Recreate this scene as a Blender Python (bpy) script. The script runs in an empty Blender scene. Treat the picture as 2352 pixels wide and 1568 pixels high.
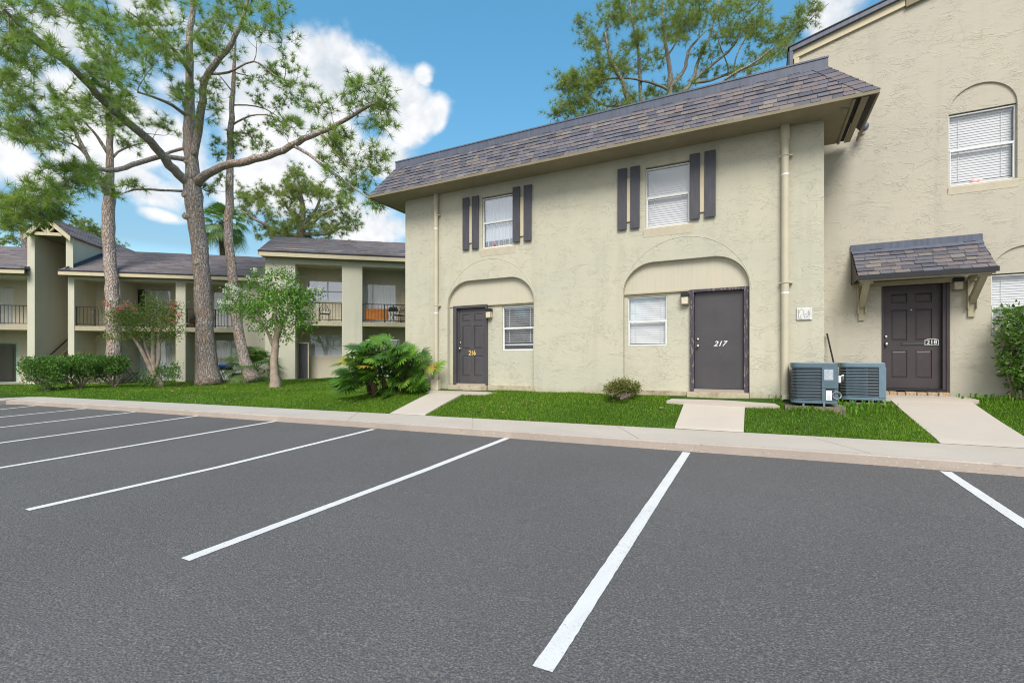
import bpy, math, random
import numpy as np
from mathutils import Vector, Matrix
from mathutils.geometry import tessellate_polygon

R = math.radians
SC = bpy.context.scene
COL = SC.collection
rng = random.Random(7)

# ------------------------------------------------------------------ survey
# The camera stands at the origin; x runs along the front of the long
# building, y into it, z up.  at()/on_y() turn a sight line of the survey photo into
# a point at a known real depth.
F, CX, HY, TH = 1100.0, 1176.0, 832.0, R(27.1)
S_, C_ = math.sin(TH), math.cos(TH)


def at(px, py, t):
    u, v = (px - CX) / F, (HY - py) / F
    return Vector((t * (-S_ + C_ * u), t * (C_ + S_ * u), t * v))


def on_y(px, py, Y):
    return at(px, py, Y / (C_ + S_ * (px - CX) / F))


def kf(x):   # front edge of the kerb
    return float(np.interp(x, [-20.8, -14.9, -7, -1.6, 1.1, 20], [6.2, 6.68, 7.17, 7.37, 7.5, 7.6]))


def bk(x):   # back edge of the sidewalk
    return np.interp(x, [-22.1, -14.7, -7.5, .9, 4, 20], [7.2, 7.92, 8.46, 8.96, 9.0, 9.05])


def lot_z(x, y):
    return -1.30 - .034 * (kf(x) - y)


def on_lot(px, py):
    t = 1.3 * F / (py - HY)
    for _ in range(40):
        p = at(px, py, t)
        t = .5 * t + .5 * (-lot_z(p.x, p.y) * F / (py - HY))
    p = at(px, py, t)
    return p


def sstep(a, b, x):
    q = np.clip((x - a) / (b - a), 0, 1)
    return q * q * (3 - 2 * q)


def lawn_z(x, y):
    x = np.asarray(x, float); y = np.asarray(y, float)
    s = np.maximum(y - bk(x), 0)
    main = -1.17 + .385 * np.clip(s / (9.92 - bk(x)), 0, 1) + .095 * np.clip((y - 9.92) / .45, 0, 1)
    right = np.interp(s, [0, 2.5], [-1.17, -.655])
    left = -1.17 + .17 * np.clip(s / 1.6, 0, 1) ** .8 + .10 * np.clip((s - 1.5) / 9, 0, 1) + .15 * sstep(-22, -18.5, x) * sstep(4, 8, s)
    k1 = sstep(-10.6, -8.4, x) * (1 - sstep(10.6, 12.5, y) * (x < -8.7))
    z = left * (1 - k1) + main * k1
    k2 = sstep(1.0, 1.7, x)
    z = z * (1 - k2) + right * k2
    z = z + .10 * np.exp(-((x - .9) / .62) ** 2 - ((y - 9.52) / .22) ** 2)
    return z + .012 * np.sin(x * 2.3 + y) * np.sin(y * 1.7 - x) * np.clip(s * 2, 0, 1)


# ------------------------------------------------------------------ objects
WM = {}


def link(o):
    COL.objects.link(o)
    return o


def tag(o, label=None, cat=None, group=None, kind=None):
    if label: o['label'] = label
    if cat: o['category'] = cat
    if group: o['group'] = group
    if kind: o['kind'] = kind
    return o


def thing(name, label, cat, loc=(0, 0, 0), rotz=0.0, group=None):
    o = link(bpy.data.objects.new(name, None))
    o.empty_display_size = .2
    o.location = loc; o.rotation_euler = (0, 0, rotz)
    WM[o.name] = Matrix.Translation(Vector(loc)) @ Matrix.Rotation(rotz, 4, 'Z')
    return tag(o, label, cat, group)


def copy_tree(o, loc=None, rotz=None, label=None, parent=None):
    c = link(o.copy())
    if parent is not None: c.parent = parent
    if loc is not None: c.location = loc
    if rotz is not None: c.rotation_euler = (0, 0, rotz)
    if label: c['label'] = label
    for ch in list(o.children): copy_tree(ch, parent=c)
    return c


def place(name, verts, faces, mat, parent=None, origin=None, rnd=None, smooth=False):
    """verts: (N,3) in world space; faces: list of tuples or (M,k) array."""
    V = np.asarray(verts, dtype=np.float64).reshape(-1, 3)
    M = WM[parent.name] if parent is not None else Matrix.Translation(Vector(origin)) if origin is not None else Matrix.Identity(4)
    I = np.array(M.inverted())
    V = V @ I[:3, :3].T + I[:3, 3]
    me = bpy.data.meshes.new(name)
    if isinstance(faces, np.ndarray):
        k = faces.shape[1]; n = len(faces)
        me.vertices.add(len(V)); me.vertices.foreach_set('co', V.astype(np.float32).ravel())
        me.loops.add(n * k); me.loops.foreach_set('vertex_index', faces.astype(np.int32).ravel())
        me.polygons.add(n)
        me.polygons.foreach_set('loop_start', np.arange(0, n * k, k, dtype=np.int32))
        me.update(calc_edges=True)
    else:
        me.from_pydata(V.tolist(), [], faces)
    if rnd is not None:
        a = me.attributes.new('rnd', 'FLOAT', 'FACE')
        a.data.foreach_set('value', np.asarray(rnd, dtype=np.float32))
    if smooth:
        me.polygons.foreach_set('use_smooth', [True] * len(me.polygons))
    mats = mat if isinstance(mat, (list, tuple)) else [mat]
    for m in mats: me.materials.append(m)
    me.update()
    o = link(bpy.data.objects.new(name, me))
    if parent is not None:
        o.parent = parent
    elif origin is not None:
        o.location = origin
    WM[o.name] = M
    return o


class MB:
    """Collects shapes, then links them as one mesh object."""
    def __init__(self, T=None):
        self.v, self.f, self.r, self.T = [], [], [], T

    def add(self, vs, fs, r=0.5):
        n = len(self.v)
        for p in vs:
            p = Vector(p)
            self.v.append(tuple(self.T @ p) if self.T is not None else tuple(p))
        for k, f in enumerate(fs):
            self.f.append(tuple(i + n for i in f))
            self.r.append(r[k] if isinstance(r, (list, tuple)) else r)
        return self

    def box(self, x0, x1, y0, y1, z0, z1, r=.5, bev=0.0):
        if bev > 0:
            return self.bbox(x0, x1, y0, y1, z0, z1, bev, r)
        self.add([(x0, y0, z0), (x1, y0, z0), (x1, y1, z0), (x0, y1, z0), (x0, y0, z1), (x1, y0, z1), (x1, y1, z1), (x0, y1, z1)],
                 [(0, 3, 2, 1), (4, 5, 6, 7), (0, 1, 5, 4), (1, 2, 6, 5), (2, 3, 7, 6), (3, 0, 4, 7)], r)
        return self

    def bbox(self, x0, x1, y0, y1, z0, z1, b, r=.5):
        # box whose vertical and front edges are chamfered
        ring = [(x0 + b, y0), (x1 - b, y0), (x1, y0 + b), (x1, y1 - b), (x1 - b, y1), (x0 + b, y1), (x0, y1 - b), (x0, y0 + b)]
        ins = [(x0 + 2 * b, y0 + b), (x1 - 2 * b, y0 + b), (x1 - b, y0 + 2 * b), (x1 - b, y1 - 2 * b), (x1 - 2 * b, y1 - b), (x0 + 2 * b, y1 - b), (x0 + b, y1 - 2 * b), (x0 + b, y0 + 2 * b)]
        vs = [(x, y, z0) for x, y in ins] + [(x, y, z0 + b) for x, y in ring] + [(x, y, z1 - b) for x, y in ring] + [(x, y, z1) for x, y in ins]
        fs = [tuple(range(7, -1, -1)), tuple(range(24, 32))]
        for k in range(3):
            for i in range(8):
                j = (i + 1) % 8
                fs.append((k * 8 + i, k * 8 + j, k * 8 + 8 + j, k * 8 + 8 + i))
        return self.add(vs, fs, r)

    def bar(self, p, q, w, h=None, up=(0, 0, 1)):
        """rectangular bar from p to q"""
        p, q = Vector(p), Vector(q); h = h or w
        d = (q - p).normalized(); up = Vector(up)
        if abs(d.dot(up)) > .98: up = Vector((0, 1, 0))
        a = d.cross(up).normalized() * (w / 2); b = a.cross(d).normalized() * (h / 2)
        vs = [p - a - b, p + a - b, p + a + b, p - a + b, q - a - b, q + a - b, q + a + b, q - a + b]
        return self.add(vs, [(0, 3, 2, 1), (4, 5, 6, 7), (0, 1, 5, 4), (1, 2, 6, 5), (2, 3, 7, 6), (3, 0, 4, 7)])

    def tube(self, pts, rad, n=8, cap=True, r=.5, wob=0.0):
        pts = [Vector(p) for p in pts]
        if not isinstance(rad, (list, tuple)): rad = [rad] * len(pts)
        vs, fs = [], []
        a0 = None
        for i, p in enumerate(pts):
            d = (pts[min(i + 1, len(pts) - 1)] - pts[max(i - 1, 0)])
            d = d.normalized() if d.length > 1e-9 else Vector((0, 0, 1))
            if a0 is None:
                ref = Vector((0, 0, 1)) if abs(d.z) < .9 else Vector((1, 0, 0))
                a0 = d.cross(ref).normalized()
            else:
                a0 = (a0 - d * a0.dot(d)).normalized()
            b0 = d.cross(a0)
            for k in range(n):
                an = 2 * math.pi * k / n
                rr = rad[i] * (1 + wob * (rng.random() - .5))
                vs.append(p + a0 * (math.cos(an) * rr) + b0 * (math.sin(an) * rr))
        for i in range(len(pts) - 1):
            for k in range(n):
                k2 = (k + 1) % n
                fs.append((i * n + k, i * n + k2, (i + 1) * n + k2, (i + 1) * n + k))
        if cap:
            fs.append(tuple(range(n - 1, -1, -1)))
            fs.append(tuple(range((len(pts) - 1) * n, len(pts) * n)))
        return self.add(vs, fs, r)

    def lathe(self, c, prof, n=16, axis='z'):
        """prof: list of (radius, height) along axis from c"""
        c = Vector(c); vs, fs = [], []
        for (r, h) in prof:
            for k in range(n):
                an = 2 * math.pi * k / n
                x, y = math.cos(an) * r, math.sin(an) * r
                vs.append(c + (Vector((x, y, h)) if axis == 'z' else Vector((x, -h, y)) if axis == 'y' else Vector((h, x, y))))
        for i in range(len(prof) - 1):
            for k in range(n):
                k2 = (k + 1) % n
                fs.append((i * n + k, i * n + k2, (i + 1) * n + k2, (i + 1) * n + k))
        fs.append(tuple(range(n - 1, -1, -1))); fs.append(tuple(range((len(prof) - 1) * n, len(prof) * n)))
        return self.add(vs, fs)

    def prism(self, poly, y0, y1):
        """polygon in (x,z) pushed from depth y0 to y1"""
        n = len(poly)
        vs = [(x, y0, z) for x, z in poly] + [(x, y1, z) for x, z in poly]
        fs = [tuple(range(n)), tuple(range(2 * n - 1, n - 1, -1))]
        for i in range(n):
            j = (i + 1) % n
            fs.append((i, i + n, j + n, j))
        return self.add(vs, fs)

    def holed(self, outer, holes, y, depth, edge=True):
        """flat wall in (x,z) at depth y, with openings whose reveals go back by depth"""
        loops = [[Vector((x, z, 0)) for x, z in lp] for lp in [outer] + holes]
        flat = [(p.x, y, p.y) for lp in loops for p in lp]
        tris = tessellate_polygon(loops)
        self.add(flat, [tuple(t) for t in tris])
        for k, lp in enumerate([outer] + holes):
            if k == 0 and not edge: continue
            n = len(lp)
            dd = depth[k - 1] if isinstance(depth, list) and k > 0 else (max(depth) if isinstance(depth, list) else depth)
            vs = [(x, y, z) for x, z in lp] + [(x, y + dd, z) for x, z in lp]
            self.add(vs, [(i, (i + 1) % n, (i + 1) % n + n, i + n) for i in range(n)])
        return self

    def build(self, name, mat, parent=None, origin=None, smooth=False, rnd=False):
        return place(name, self.v, self.f, mat, parent, origin, self.r if rnd else None, smooth)


def rect(x0, x1, z0, z1):
    return [(x0, z0), (x1, z0), (x1, z1), (x0, z1)]


def basket(x0, x1, z0, zs, zt, n=14):
    """opening with upright sides and a flat-topped arch"""
    r = zt - zs
    p = [(x0, z0), (x1, z0), (x1, zs)]
    p += [(x1 - r * 1.05 + r * 1.05 * math.cos(a), zs + r * math.sin(a)) for a in [i * math.pi / 2 / n for i in range(1, n + 1)]]
    p += [(x0 + r * 1.05 + r * 1.05 * math.cos(a), zs + r * math.sin(a)) for a in [math.pi / 2 + i * math.pi / 2 / n for i in range(0, n)]]
    p += [(x0, zs)]
    return p


def arched(a, b, z0, z1):
    return [(a, z0), (b, z0)] + arc((a + b) / 2, z1, (b - a) / 2, (b - a) / 2, 0, math.pi, 28)


def arc(cx, cz, rx, rz, a0, a1, n):
    return [(cx + rx * math.cos(a0 + (a1 - a0) * i / n), cz + rz * math.sin(a0 + (a1 - a0) * i / n)) for i in range(n + 1)]


# ------------------------------------------------------------------ materials
class NT:
    def __init__(self, name):
        self.m = bpy.data.materials.new(name); self.m.use_nodes = True
        self.t = self.m.node_tree; self.t.nodes.clear()
        self.out = self.n('ShaderNodeOutputMaterial')

    def n(self, typ, **kw):
        nd = self.t.nodes.new(typ)
        for k, v in kw.items():
            if k.startswith('i_'): nd.inputs[k[2:].replace('_', ' ')].default_value = v
            else: setattr(nd, k, v)
        return nd

    def l(self, a, b):
        self.t.links.new(a, b)

    def coord(self, scale=(1, 1, 1), rot=(0, 0, 0)):
        tc = self.n('ShaderNodeTexCoord'); mp = self.n('ShaderNodeMapping')
        mp.inputs['Scale'].default_value = scale; mp.inputs['Rotation'].default_value = rot
        self.l(tc.outputs['Object'], mp.inputs['Vector'])
        return mp.outputs['Vector']

    def noise(self, vec, scale, detail=3, rough=.55, dist=0.0):
        nd = self.n('ShaderNodeTexNoise'); nd.inputs['Scale'].default_value = scale
        nd.inputs['Detail'].default_value = detail; nd.inputs['Roughness'].default_value = rough; nd.inputs['Distortion'].default_value = dist
        self.l(vec, nd.inputs['Vector'])
        return nd.outputs['Fac']

    def ramp(self, fac, stops, interp='LINEAR'):
        nd = self.n('ShaderNodeValToRGB'); cr = nd.color_ramp; cr.interpolation = interp
        while len(cr.elements) > 1: cr.elements.remove(cr.elements[-1])
        cr.elements[0].position = stops[0][0]; cr.elements[0].color = (*stops[0][1], 1) if len(stops[0][1]) == 3 else stops[0][1]
        for p, c in stops[1:]:
            e = cr.elements.new(p); e.color = (*c, 1) if len(c) == 3 else c
        self.l(fac, nd.inputs['Fac'])
        return nd.outputs['Color']

    def gray(self, fac, stops):
        return self.ramp(fac, [(p, (g, g, g)) for p, g in stops])

    def mix(self, fac, a, b, mode='MIX'):
        nd = self.n('ShaderNodeMix', data_type='RGBA', blend_type=mode)
        for sock, v in ((nd.inputs[0], fac), (nd.inputs[6], a), (nd.inputs[7], b)):
            if hasattr(v, 'is_linked'): self.l(v, sock)
            elif isinstance(v, (int, float)): sock.default_value = v if sock.type == 'VALUE' else (v, v, v, 1)
            else: sock.default_value = (*v, 1)
        return nd.outputs[2]

    def math(self, op, a, b=None):
        nd = self.n('ShaderNodeMath', operation=op)
        for k, v in enumerate((a, b)):
            if v is None: continue
            if hasattr(v, 'is_linked'): self.l(v, nd.inputs[k])
            else: nd.inputs[k].default_value = v
        return nd.outputs[0]

    def bump(self, h, strength, dist=.01, prev=None):
        nd = self.n('ShaderNodeBump'); nd.inputs['Strength'].default_value = strength; nd.inputs['Distance'].default_value = dist
        self.l(h, nd.inputs['Height'])
        if prev is not None: self.l(prev, nd.inputs['Normal'])
        return nd.outputs['Normal']

    def bsdf(self, col, rough=.8, normal=None, metal=0.0, spec=.3):
        b = self.n('ShaderNodeBsdfPrincipled')
        if hasattr(col, 'is_linked'): self.l(col, b.inputs['Base Color'])
        else: b.inputs['Base Color'].default_value = (*col, 1)
        if hasattr(rough, 'is_linked'): self.l(rough, b.inputs['Roughness'])
        else: b.inputs['Roughness'].default_value = rough
        b.inputs['Metallic'].default_value = metal
        b.inputs['Specular IOR Level'].default_value = spec
        if normal is not None: self.l(normal, b.inputs['Normal'])
        self.l(b.outputs[0], self.out.inputs[0])
        return b

    def rnd(self):
        a = self.n('ShaderNodeAttribute'); a.attribute_name = 'rnd'
        return a.outputs['Fac']


def sc3(c, k): return tuple(min(1, x * k) for x in c)


def stucco(name, col, crease=3.0, stretch=1.6, strength=.55, tint=(1.04, 1.0, .95), base=False):
    n = NT(name); v = n.coord(); vs = n.coord((1, 1, stretch), (0, .25, 0))
    big = n.noise(v, .55, 4, .6)
    c = n.mix(n.gray(big, [(.3, 0), (.7, 1)]), sc3(col, .95), tuple(a * b * 1.04 for a, b in zip(col, tint)))
    st = n.noise(n.coord((2.2, 2.2, .16)), 1.3, 4, .65)
    c = n.mix(n.gray(st, [(.52, 0), (.74, .22)]), c, sc3(col, .62))
    n1 = n.noise(vs, crease, 3.5, .62, 1.3)
    line = n.gray(n1, [(.485, 0), (.5, 1), (.508, .35), (.56, 0)])
    n2 = n.noise(vs, crease * 1.7, 2.5, .6, 2.2)
    line2 = n.gray(n2, [(.47, 0), (.5, .7), (.51, 0)])
    msk = n.gray(n.noise(v, 1.7, 3), [(.46, 0), (.62, 1)])
    msk1 = n.gray(n.noise(n.coord((1, 1, 1.4), (.3, 0, .2)), 2.3, 3), [(.45, .08), (.6, 1)])
    h = n.math('ADD', n.math('MULTIPLY', line, msk1), n.math('MULTIPLY', line2, msk))
    pl = n.noise(vs, crease * 1.4, 4, .6, .8)
    h = n.math('ADD', h, n.math('MULTIPLY', pl, .7))
    fine = n.noise(v, 70, 3, .6)
    nm = n.bump(h, strength, .014)
    nm = n.bump(fine, .10, .003, nm)
    dk = n.gray(n.math('MULTIPLY', line2, msk), [(.5, 0), (1, .3)])
    c = n.mix(dk, c, sc3(col, .55))
    sp = n.gray(n.noise(v, 26, 2, .5), [(.70, 0), (.76, .55)])
    c = n.mix(sp, c, sc3(col, .45))
    if base:   # splashed soil along the foot of the wall
        tcb = n.n('ShaderNodeTexCoord'); sx = n.n('ShaderNodeSeparateXYZ'); n.l(tcb.outputs['Object'], sx.inputs[0])
        zz = n.math('ADD', sx.outputs['Z'], n.math('MULTIPLY', n.noise(n.coord((1, 1, .4)), 2.4, 5, .7), -.75))
        c = n.mix(n.gray(n.math('ADD', zz, .5), [(.05, .75), (.32, 0)]), c, (.36, .29, .20))
    n.bsdf(c, .9, nm, spec=.15)
    return n.m


def plain(name, col, rough=.6, var=.12, scale=4, metal=0.0, bump=0.0, bscale=40, spec=.35, streak=False):
    n = NT(name)
    v = n.coord((3, 3, .4) if streak else (1, 1, 1))
    f = n.noise(v, scale, 4, .6)
    c = n.mix(n.gray(f, [(.3, 0), (.7, 1)]), sc3(col, 1 - var), sc3(col, 1 + var))
    nm = n.bump(n.noise(n.coord(), bscale, 3), bump, .01) if bump > 0 else None
    n.bsdf(c, rough, nm, metal, spec)
    return n.m


def leafmat(name, stops, trans=.35, rough=.5, gloss=.25):
    n = NT(name)
    c = n.ramp(n.rnd(), stops)
    b = n.n('ShaderNodeBsdfPrincipled'); n.l(c, b.inputs['Base Color'])
    b.inputs['Roughness'].default_value = rough; b.inputs['Specular IOR Level'].default_value = gloss
    tr = n.n('ShaderNodeBsdfTranslucent')
    n.l(n.mix(1.0, c, (1.25, 1.3, .6), 'MULTIPLY'), tr.inputs['Color'])
    mx = n.n('ShaderNodeMixShader'); mx.inputs[0].default_value = trans
    n.l(b.outputs[0], mx.inputs[1]); n.l(tr.outputs[0], mx.inputs[2])
    n.l(mx.outputs[0], n.out.inputs[0])
    return n.m


def glassmat(name, tint=(1, 1, 1), refl=.18):
    n = NT(name)
    tp = n.n('ShaderNodeBsdfTransparent'); tp.inputs[0].default_value = (*tint, 1)
    gl = n.n('ShaderNodeBsdfGlossy'); gl.inputs['Roughness'].default_value = .015; gl.inputs['Color'].default_value = (.95, .97, 1, 1)
    nm = n.bump(n.noise(n.coord(), 1.6, 1), .05, .02); n.l(nm, gl.inputs['Normal'])
    lw = n.n('ShaderNodeLayerWeight'); lw.inputs['Blend'].default_value = .5
    f = n.math('ADD', n.math('MULTIPLY', n.math('POWER', lw.outputs['Facing'], 4.0), .6), refl)
    mx = n.n('ShaderNodeMixShader'); n.l(f, mx.inputs[0])
    n.l(tp.outputs[0], mx.inputs[1]); n.l(gl.outputs[0], mx.inputs[2]); n.l(mx.outputs[0], n.out.inputs[0])
    return n.m


WALL = (.535, .525, .43)
MAT = {}
MAT['stucco'] = stucco('cream stucco', WALL, 2.3, 1.6, .55, base=True)
MAT['stucco_swirl'] = stucco('tan stucco', (.51, .48, .405), 1.5, 2.2, .55, (1.03, 1, .95))
MAT['stucco_fine'] = stucco('fine stucco', (.60, .585, .485), 6.0, 1.3, .25)
MAT['stucco_deep'] = stucco('balcony back wall paint', (.62, .59, .49), 6.0, 1.2, .15)
MAT['trim'] = plain('painted trim', (.44, .39, .27), .6, .08, 6)
MAT['trim_light'] = plain('cream painted board', (.60, .52, .36), .6, .06, 5)
MAT['soffit'] = plain('soffit paint', (.25, .215, .14), .7, .1, 3)
MAT['fascia'] = plain('olive fascia paint', (.24, .205, .13), .6, .1, 4)
MAT['pipe'] = plain('downpipe paint', (.56, .51, .385), .45, .06, 3, spec=.4)
MAT['white'] = plain('white aluminium', (.74, .75, .74), .4, .05, 8)
MAT['sill'] = plain('sill paint', (.66, .59, .46), .8, .07, 7, bump=.2, bscale=30)
MAT['door'] = plain('charcoal door paint', (.075, .07, .076), .42, .1, 3, spec=.4)
MAT['door_plum'] = plain('plum brown door paint', (.062, .05, .054), .42, .12, 3, spec=.4)
MAT['shutter'] = plain('slate shutter paint', (.075, .075, .09), .5, .18, 6, streak=True)
MAT['slate_metal'] = plain('slate blue flashing', (.11, .125, .17), .45, .18, 5, streak=True)
MAT['dark_metal'] = plain('dark drip edge', (.025, .025, .03), .45, .1, 5)
MAT['black'] = plain('black iron', (.02, .018, .017), .5, .2, 6)
MAT['steel'] = plain('brushed steel', (.6, .58, .54), .28, .06, 10, metal=1.0)
MAT['brass'] = plain('brass numerals', (.95, .66, .22), .4, .05, 10, metal=.15)
MAT['paper'] = plain('white paint marks', (.82, .82, .82), .5, .03, 10)
MAT['blind'] = plain('white blind slats', (.68, .695, .72), .55, .03, 3)
MAT['curtain'] = plain('pale curtain', (.86, .89, .89), .85, .07, 2)
MAT['room'] = plain('painted unlit depth', (.03, .028, .026), .9, .2, 2)  # near-black colour standing in for unlit depth behind panes and in gaps
MAT['glass'] = glassmat('window glass', refl=.07)
MAT['glass_hi'] = glassmat('reflective glass', (.95, .97, 1), .20)
MAT['glass_lamp'] = glassmat('lamp glass', (.9, .86, .78), .05)
MAT['frost'] = plain('frosted lamp glass', (.66, .60, .46), .35, .12, 20)
MAT['acmetal'] = plain('blue grey casing', (.10, .155, .195), .4, .1, 5, spec=.45)
MAT['acmetal_light'] = plain('faded blue casing', (.15, .225, .29), .42, .1, 5, spec=.45)
MAT['interior'] = plain('lit room wall', (.2, .19, .17), .9, .2, 2)
MAT['acfin'] = plain('condenser fins', (.05, .05, .055), .6, .3, 60)
MAT['sticker'] = plain('rating sticker', (.42, .46, .52), .4, .25, 30)
MAT['cushion'] = plain('white cushion', (.7, .7, .68), .9, .06, 6)
MAT['orange_wood'] = plain('varnished orange wood', (.58, .20, .035), .4, .2, 5)
MAT['wicker'] = plain('brown wicker', (.19, .085, .04), .7, .4, 50)
MAT['blue'] = plain('blue enamel', (.01, .085, .48), .3, .1, 5, spec=.5)
MAT['red'] = plain('red ornament', (.6, .03, .03), .5, .1, 5)
MAT['pink'] = plain('pink plush', (.85, .55, .55), .8, .08, 6)
MAT['floor_slab'] = plain('balcony concrete', (.30, .27, .21), .85, .15, 3)
MAT['stairs'] = plain('dark stair treads', (.055, .045, .042), .8, .2, 5)
MAT['nosing'] = plain('pale stair nosing', (.42, .39, .34), .8, .2, 5)
MAT['plaque'] = plain('faded plaque enamel', (.66, .66, .64), .5, .1, 12)
MAT['etch'] = plain('faded etched lines', (.40, .42, .43), .6, .15, 25)
MAT['teal'] = plain('sea green window frame', (.35, .52, .45), .6, .25, 5)


def m_concrete(name, col, sp=.25):
    n = NT(name); v = n.coord()
    c = n.mix(n.gray(n.noise(v, .8, 5, .6), [(.3, 0), (.7, 1)]), sc3(col, .93), sc3(col, 1.05))
    c = n.mix(n.gray(n.noise(v, 45, 3), [(.55, 0), (.75, sp)]), c, sc3(col, .7))
    nm = n.bump(n.noise(v, 60, 3), .18, .004)
    n.bsdf(c, .9, nm, spec=.15); return n.m


MAT['concrete'] = m_concrete('pale pink concrete', (.50, .445, .385))
MAT['concrete_grey'] = m_concrete('grey concrete', (.38, .33, .29), .5)


def m_kerb():
    n = NT('worn kerb face'); v = n.coord(); col = (.44, .375, .325)
    c = n.mix(n.gray(n.noise(v, 1.2, 5, .6), [(.35, 0), (.65, 1)]), sc3(col, .92), sc3(col, 1.06))
    sp = n.noise(v, 30, 3, .6); msk = n.gray(n.noise(v, 1.1, 3), [(.42, 0), (.62, 1)])
    c = n.mix(n.math('MULTIPLY', n.gray(sp, [(.60, 0), (.66, .8)]), msk), c, (.62, .54, .44))
    c = n.mix(n.gray(n.noise(n.coord((1, 1, 3)), 9, 4), [(.6, 0), (.72, .4)]), c, (.25, .19, .16))
    n.bsdf(c, .92, n.bump(sp, .35, .006), spec=.12); return n.m


MAT['kerb'] = m_kerb()
MAT['mossy'] = plain('mossy concrete', (.20, .175, .13), .95, .55, 9, bump=.5, bscale=30)


def m_asphalt():
    n = NT('asphalt'); v = n.coord()
    big = n.noise(v, .35, 5, .62)
    c = n.mix(n.gray(big, [(.32, 0), (.68, 1)]), (.120, .112, .107), (.141, .133, .127))
    g1 = n.noise(v, 75, 4, .78)
    c = n.mix(n.gray(g1, [(.40, .7), (.5, .0)]), c, (.065, .063, .064))
    c = n.mix(n.gray(g1, [(.53, 0), (.66, .6)]), c, (.32, .31, .305))
    vo = n.n('ShaderNodeTexVoronoi'); vo.inputs['Scale'].default_value = 70; n.l(v, vo.inputs['Vector'])
    g2 = n.noise(v, 28, 3, .6)
    c = n.mix(n.gray(g2, [(.36, .35), (.5, 0)]), c, (.10, .097, .098))
    st = n.noise(n.coord((.5, 1.4, 1)), .9, 4, .7)
    c = n.mix(n.gray(st, [(.60, 0), (.8, .3)]), c, (.11, .105, .105))
    nm = n.bump(vo.outputs['Distance'], .55, .010)
    nm = n.bump(g1, .35, .006, nm)
    n.bsdf(c, .92, nm, spec=.08); return n.m


MAT['asphalt'] = m_asphalt()


def m_paint():
    n = NT('white road paint'); v = n.coord()
    c = n.mix(n.gray(n.noise(v, 3, 4), [(.3, 0), (.7, 1)]), (.64, .625, .60), (.69, .675, .65))
    w = n.noise(v, 60, 4, .7); wm = n.gray(n.noise(v, 1.6, 4, .6), [(.45, .15), (.62, 1)])
    c = n.mix(n.math('MULTIPLY', n.gray(w, [(.56, 0), (.66, .75)]), wm), c, (.2, .19, .19))
    c = n.mix(n.gray(n.noise(n.coord((1, .25, 1)), 5, 4, .65), [(.5, 0), (.8, .3)]), c, (.42, .40, .38))
    n.bsdf(c, .75, n.bump(n.noise(v, 70, 3), .4, .006), spec=.2); return n.m


MAT['paint'] = m_paint()


def m_shingle(name='mixed asphalt shingles', litter=0.0):
    n = NT(name); r = n.rnd(); v = n.coord()
    c = n.ramp(r, [(0, (.155, .155, .185)), (.2, (.20, .175, .185)), (.38, (.118, .118, .145)), (.52, (.205, .17, .175)), (.66, (.165, .16, .185)),
                   (.78, (.225, .20, .185)), (.89, (.26, .23, .20)), (.94, (.125, .118, .14)), (1, (.20, .18, .18))], 'CONSTANT')
    g = n.noise(v, 130, 3, .7)
    c = n.mix(n.gray(g, [(.38, .55), (.5, 0)]), c, (.04, .04, .05))
    c = n.mix(n.gray(g, [(.55, 0), (.7, .35)]), c, (.34, .32, .32))
    c = n.mix(n.gray(n.noise(v, 1.3, 4), [(.4, 0), (.7, .25)]), c, (.07, .07, .08))
    if litter:
        c = n.mix(.35, c, (.30, .26, .26))  # same shingles, colour lifted to stand in for stronger sunlight
        c = n.mix(n.gray(n.noise(n.coord((1, 1, 1)), 2.6, 6, .75), [(.52, 0), (.68, litter)]), c, (.33, .19, .12))
    n.bsdf(c, .92, n.bump(g, .3, .004), spec=.12); return n.m


MAT['shingle'] = m_shingle()
MAT['shingle_lightened'] = m_shingle('lightened shingles with pine litter', .6)


def m_ply():
    n = NT('weathered plywood panel'); col = (.545, .515, .415)
    st = n.noise(n.coord((26, 26, 1.2)), 1.0, 4, .65); v = n.coord()
    c = n.mix(n.gray(st, [(.45, 0), (.75, .4)]), col, (.44, .40, .31))
    c = n.mix(n.gray(n.noise(v, 1.5, 3), [(.4, 0), (.7, .5)]), c, (.61, .54, .41))
    n.bsdf(c, .8, n.bump(st, .3, .004), spec=.15); return n.m


MAT['ply'] = m_ply()


def m_peel(base):
    n = NT('peeling frame paint'); v = n.coord((8, 8, 2.2))
    f = n.noise(v, 3.2, 5, .72)
    c = n.ramp(f, [(0, base), (.54, base), (.56, (.10, .06, .045)), (.60, (.42, .38, .33)), (.63, base)])
    n.bsdf(c, .6, n.bump(f, .4, .004), spec=.25); return n.m


MAT['peel'] = m_peel((.075, .065, .085))


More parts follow.
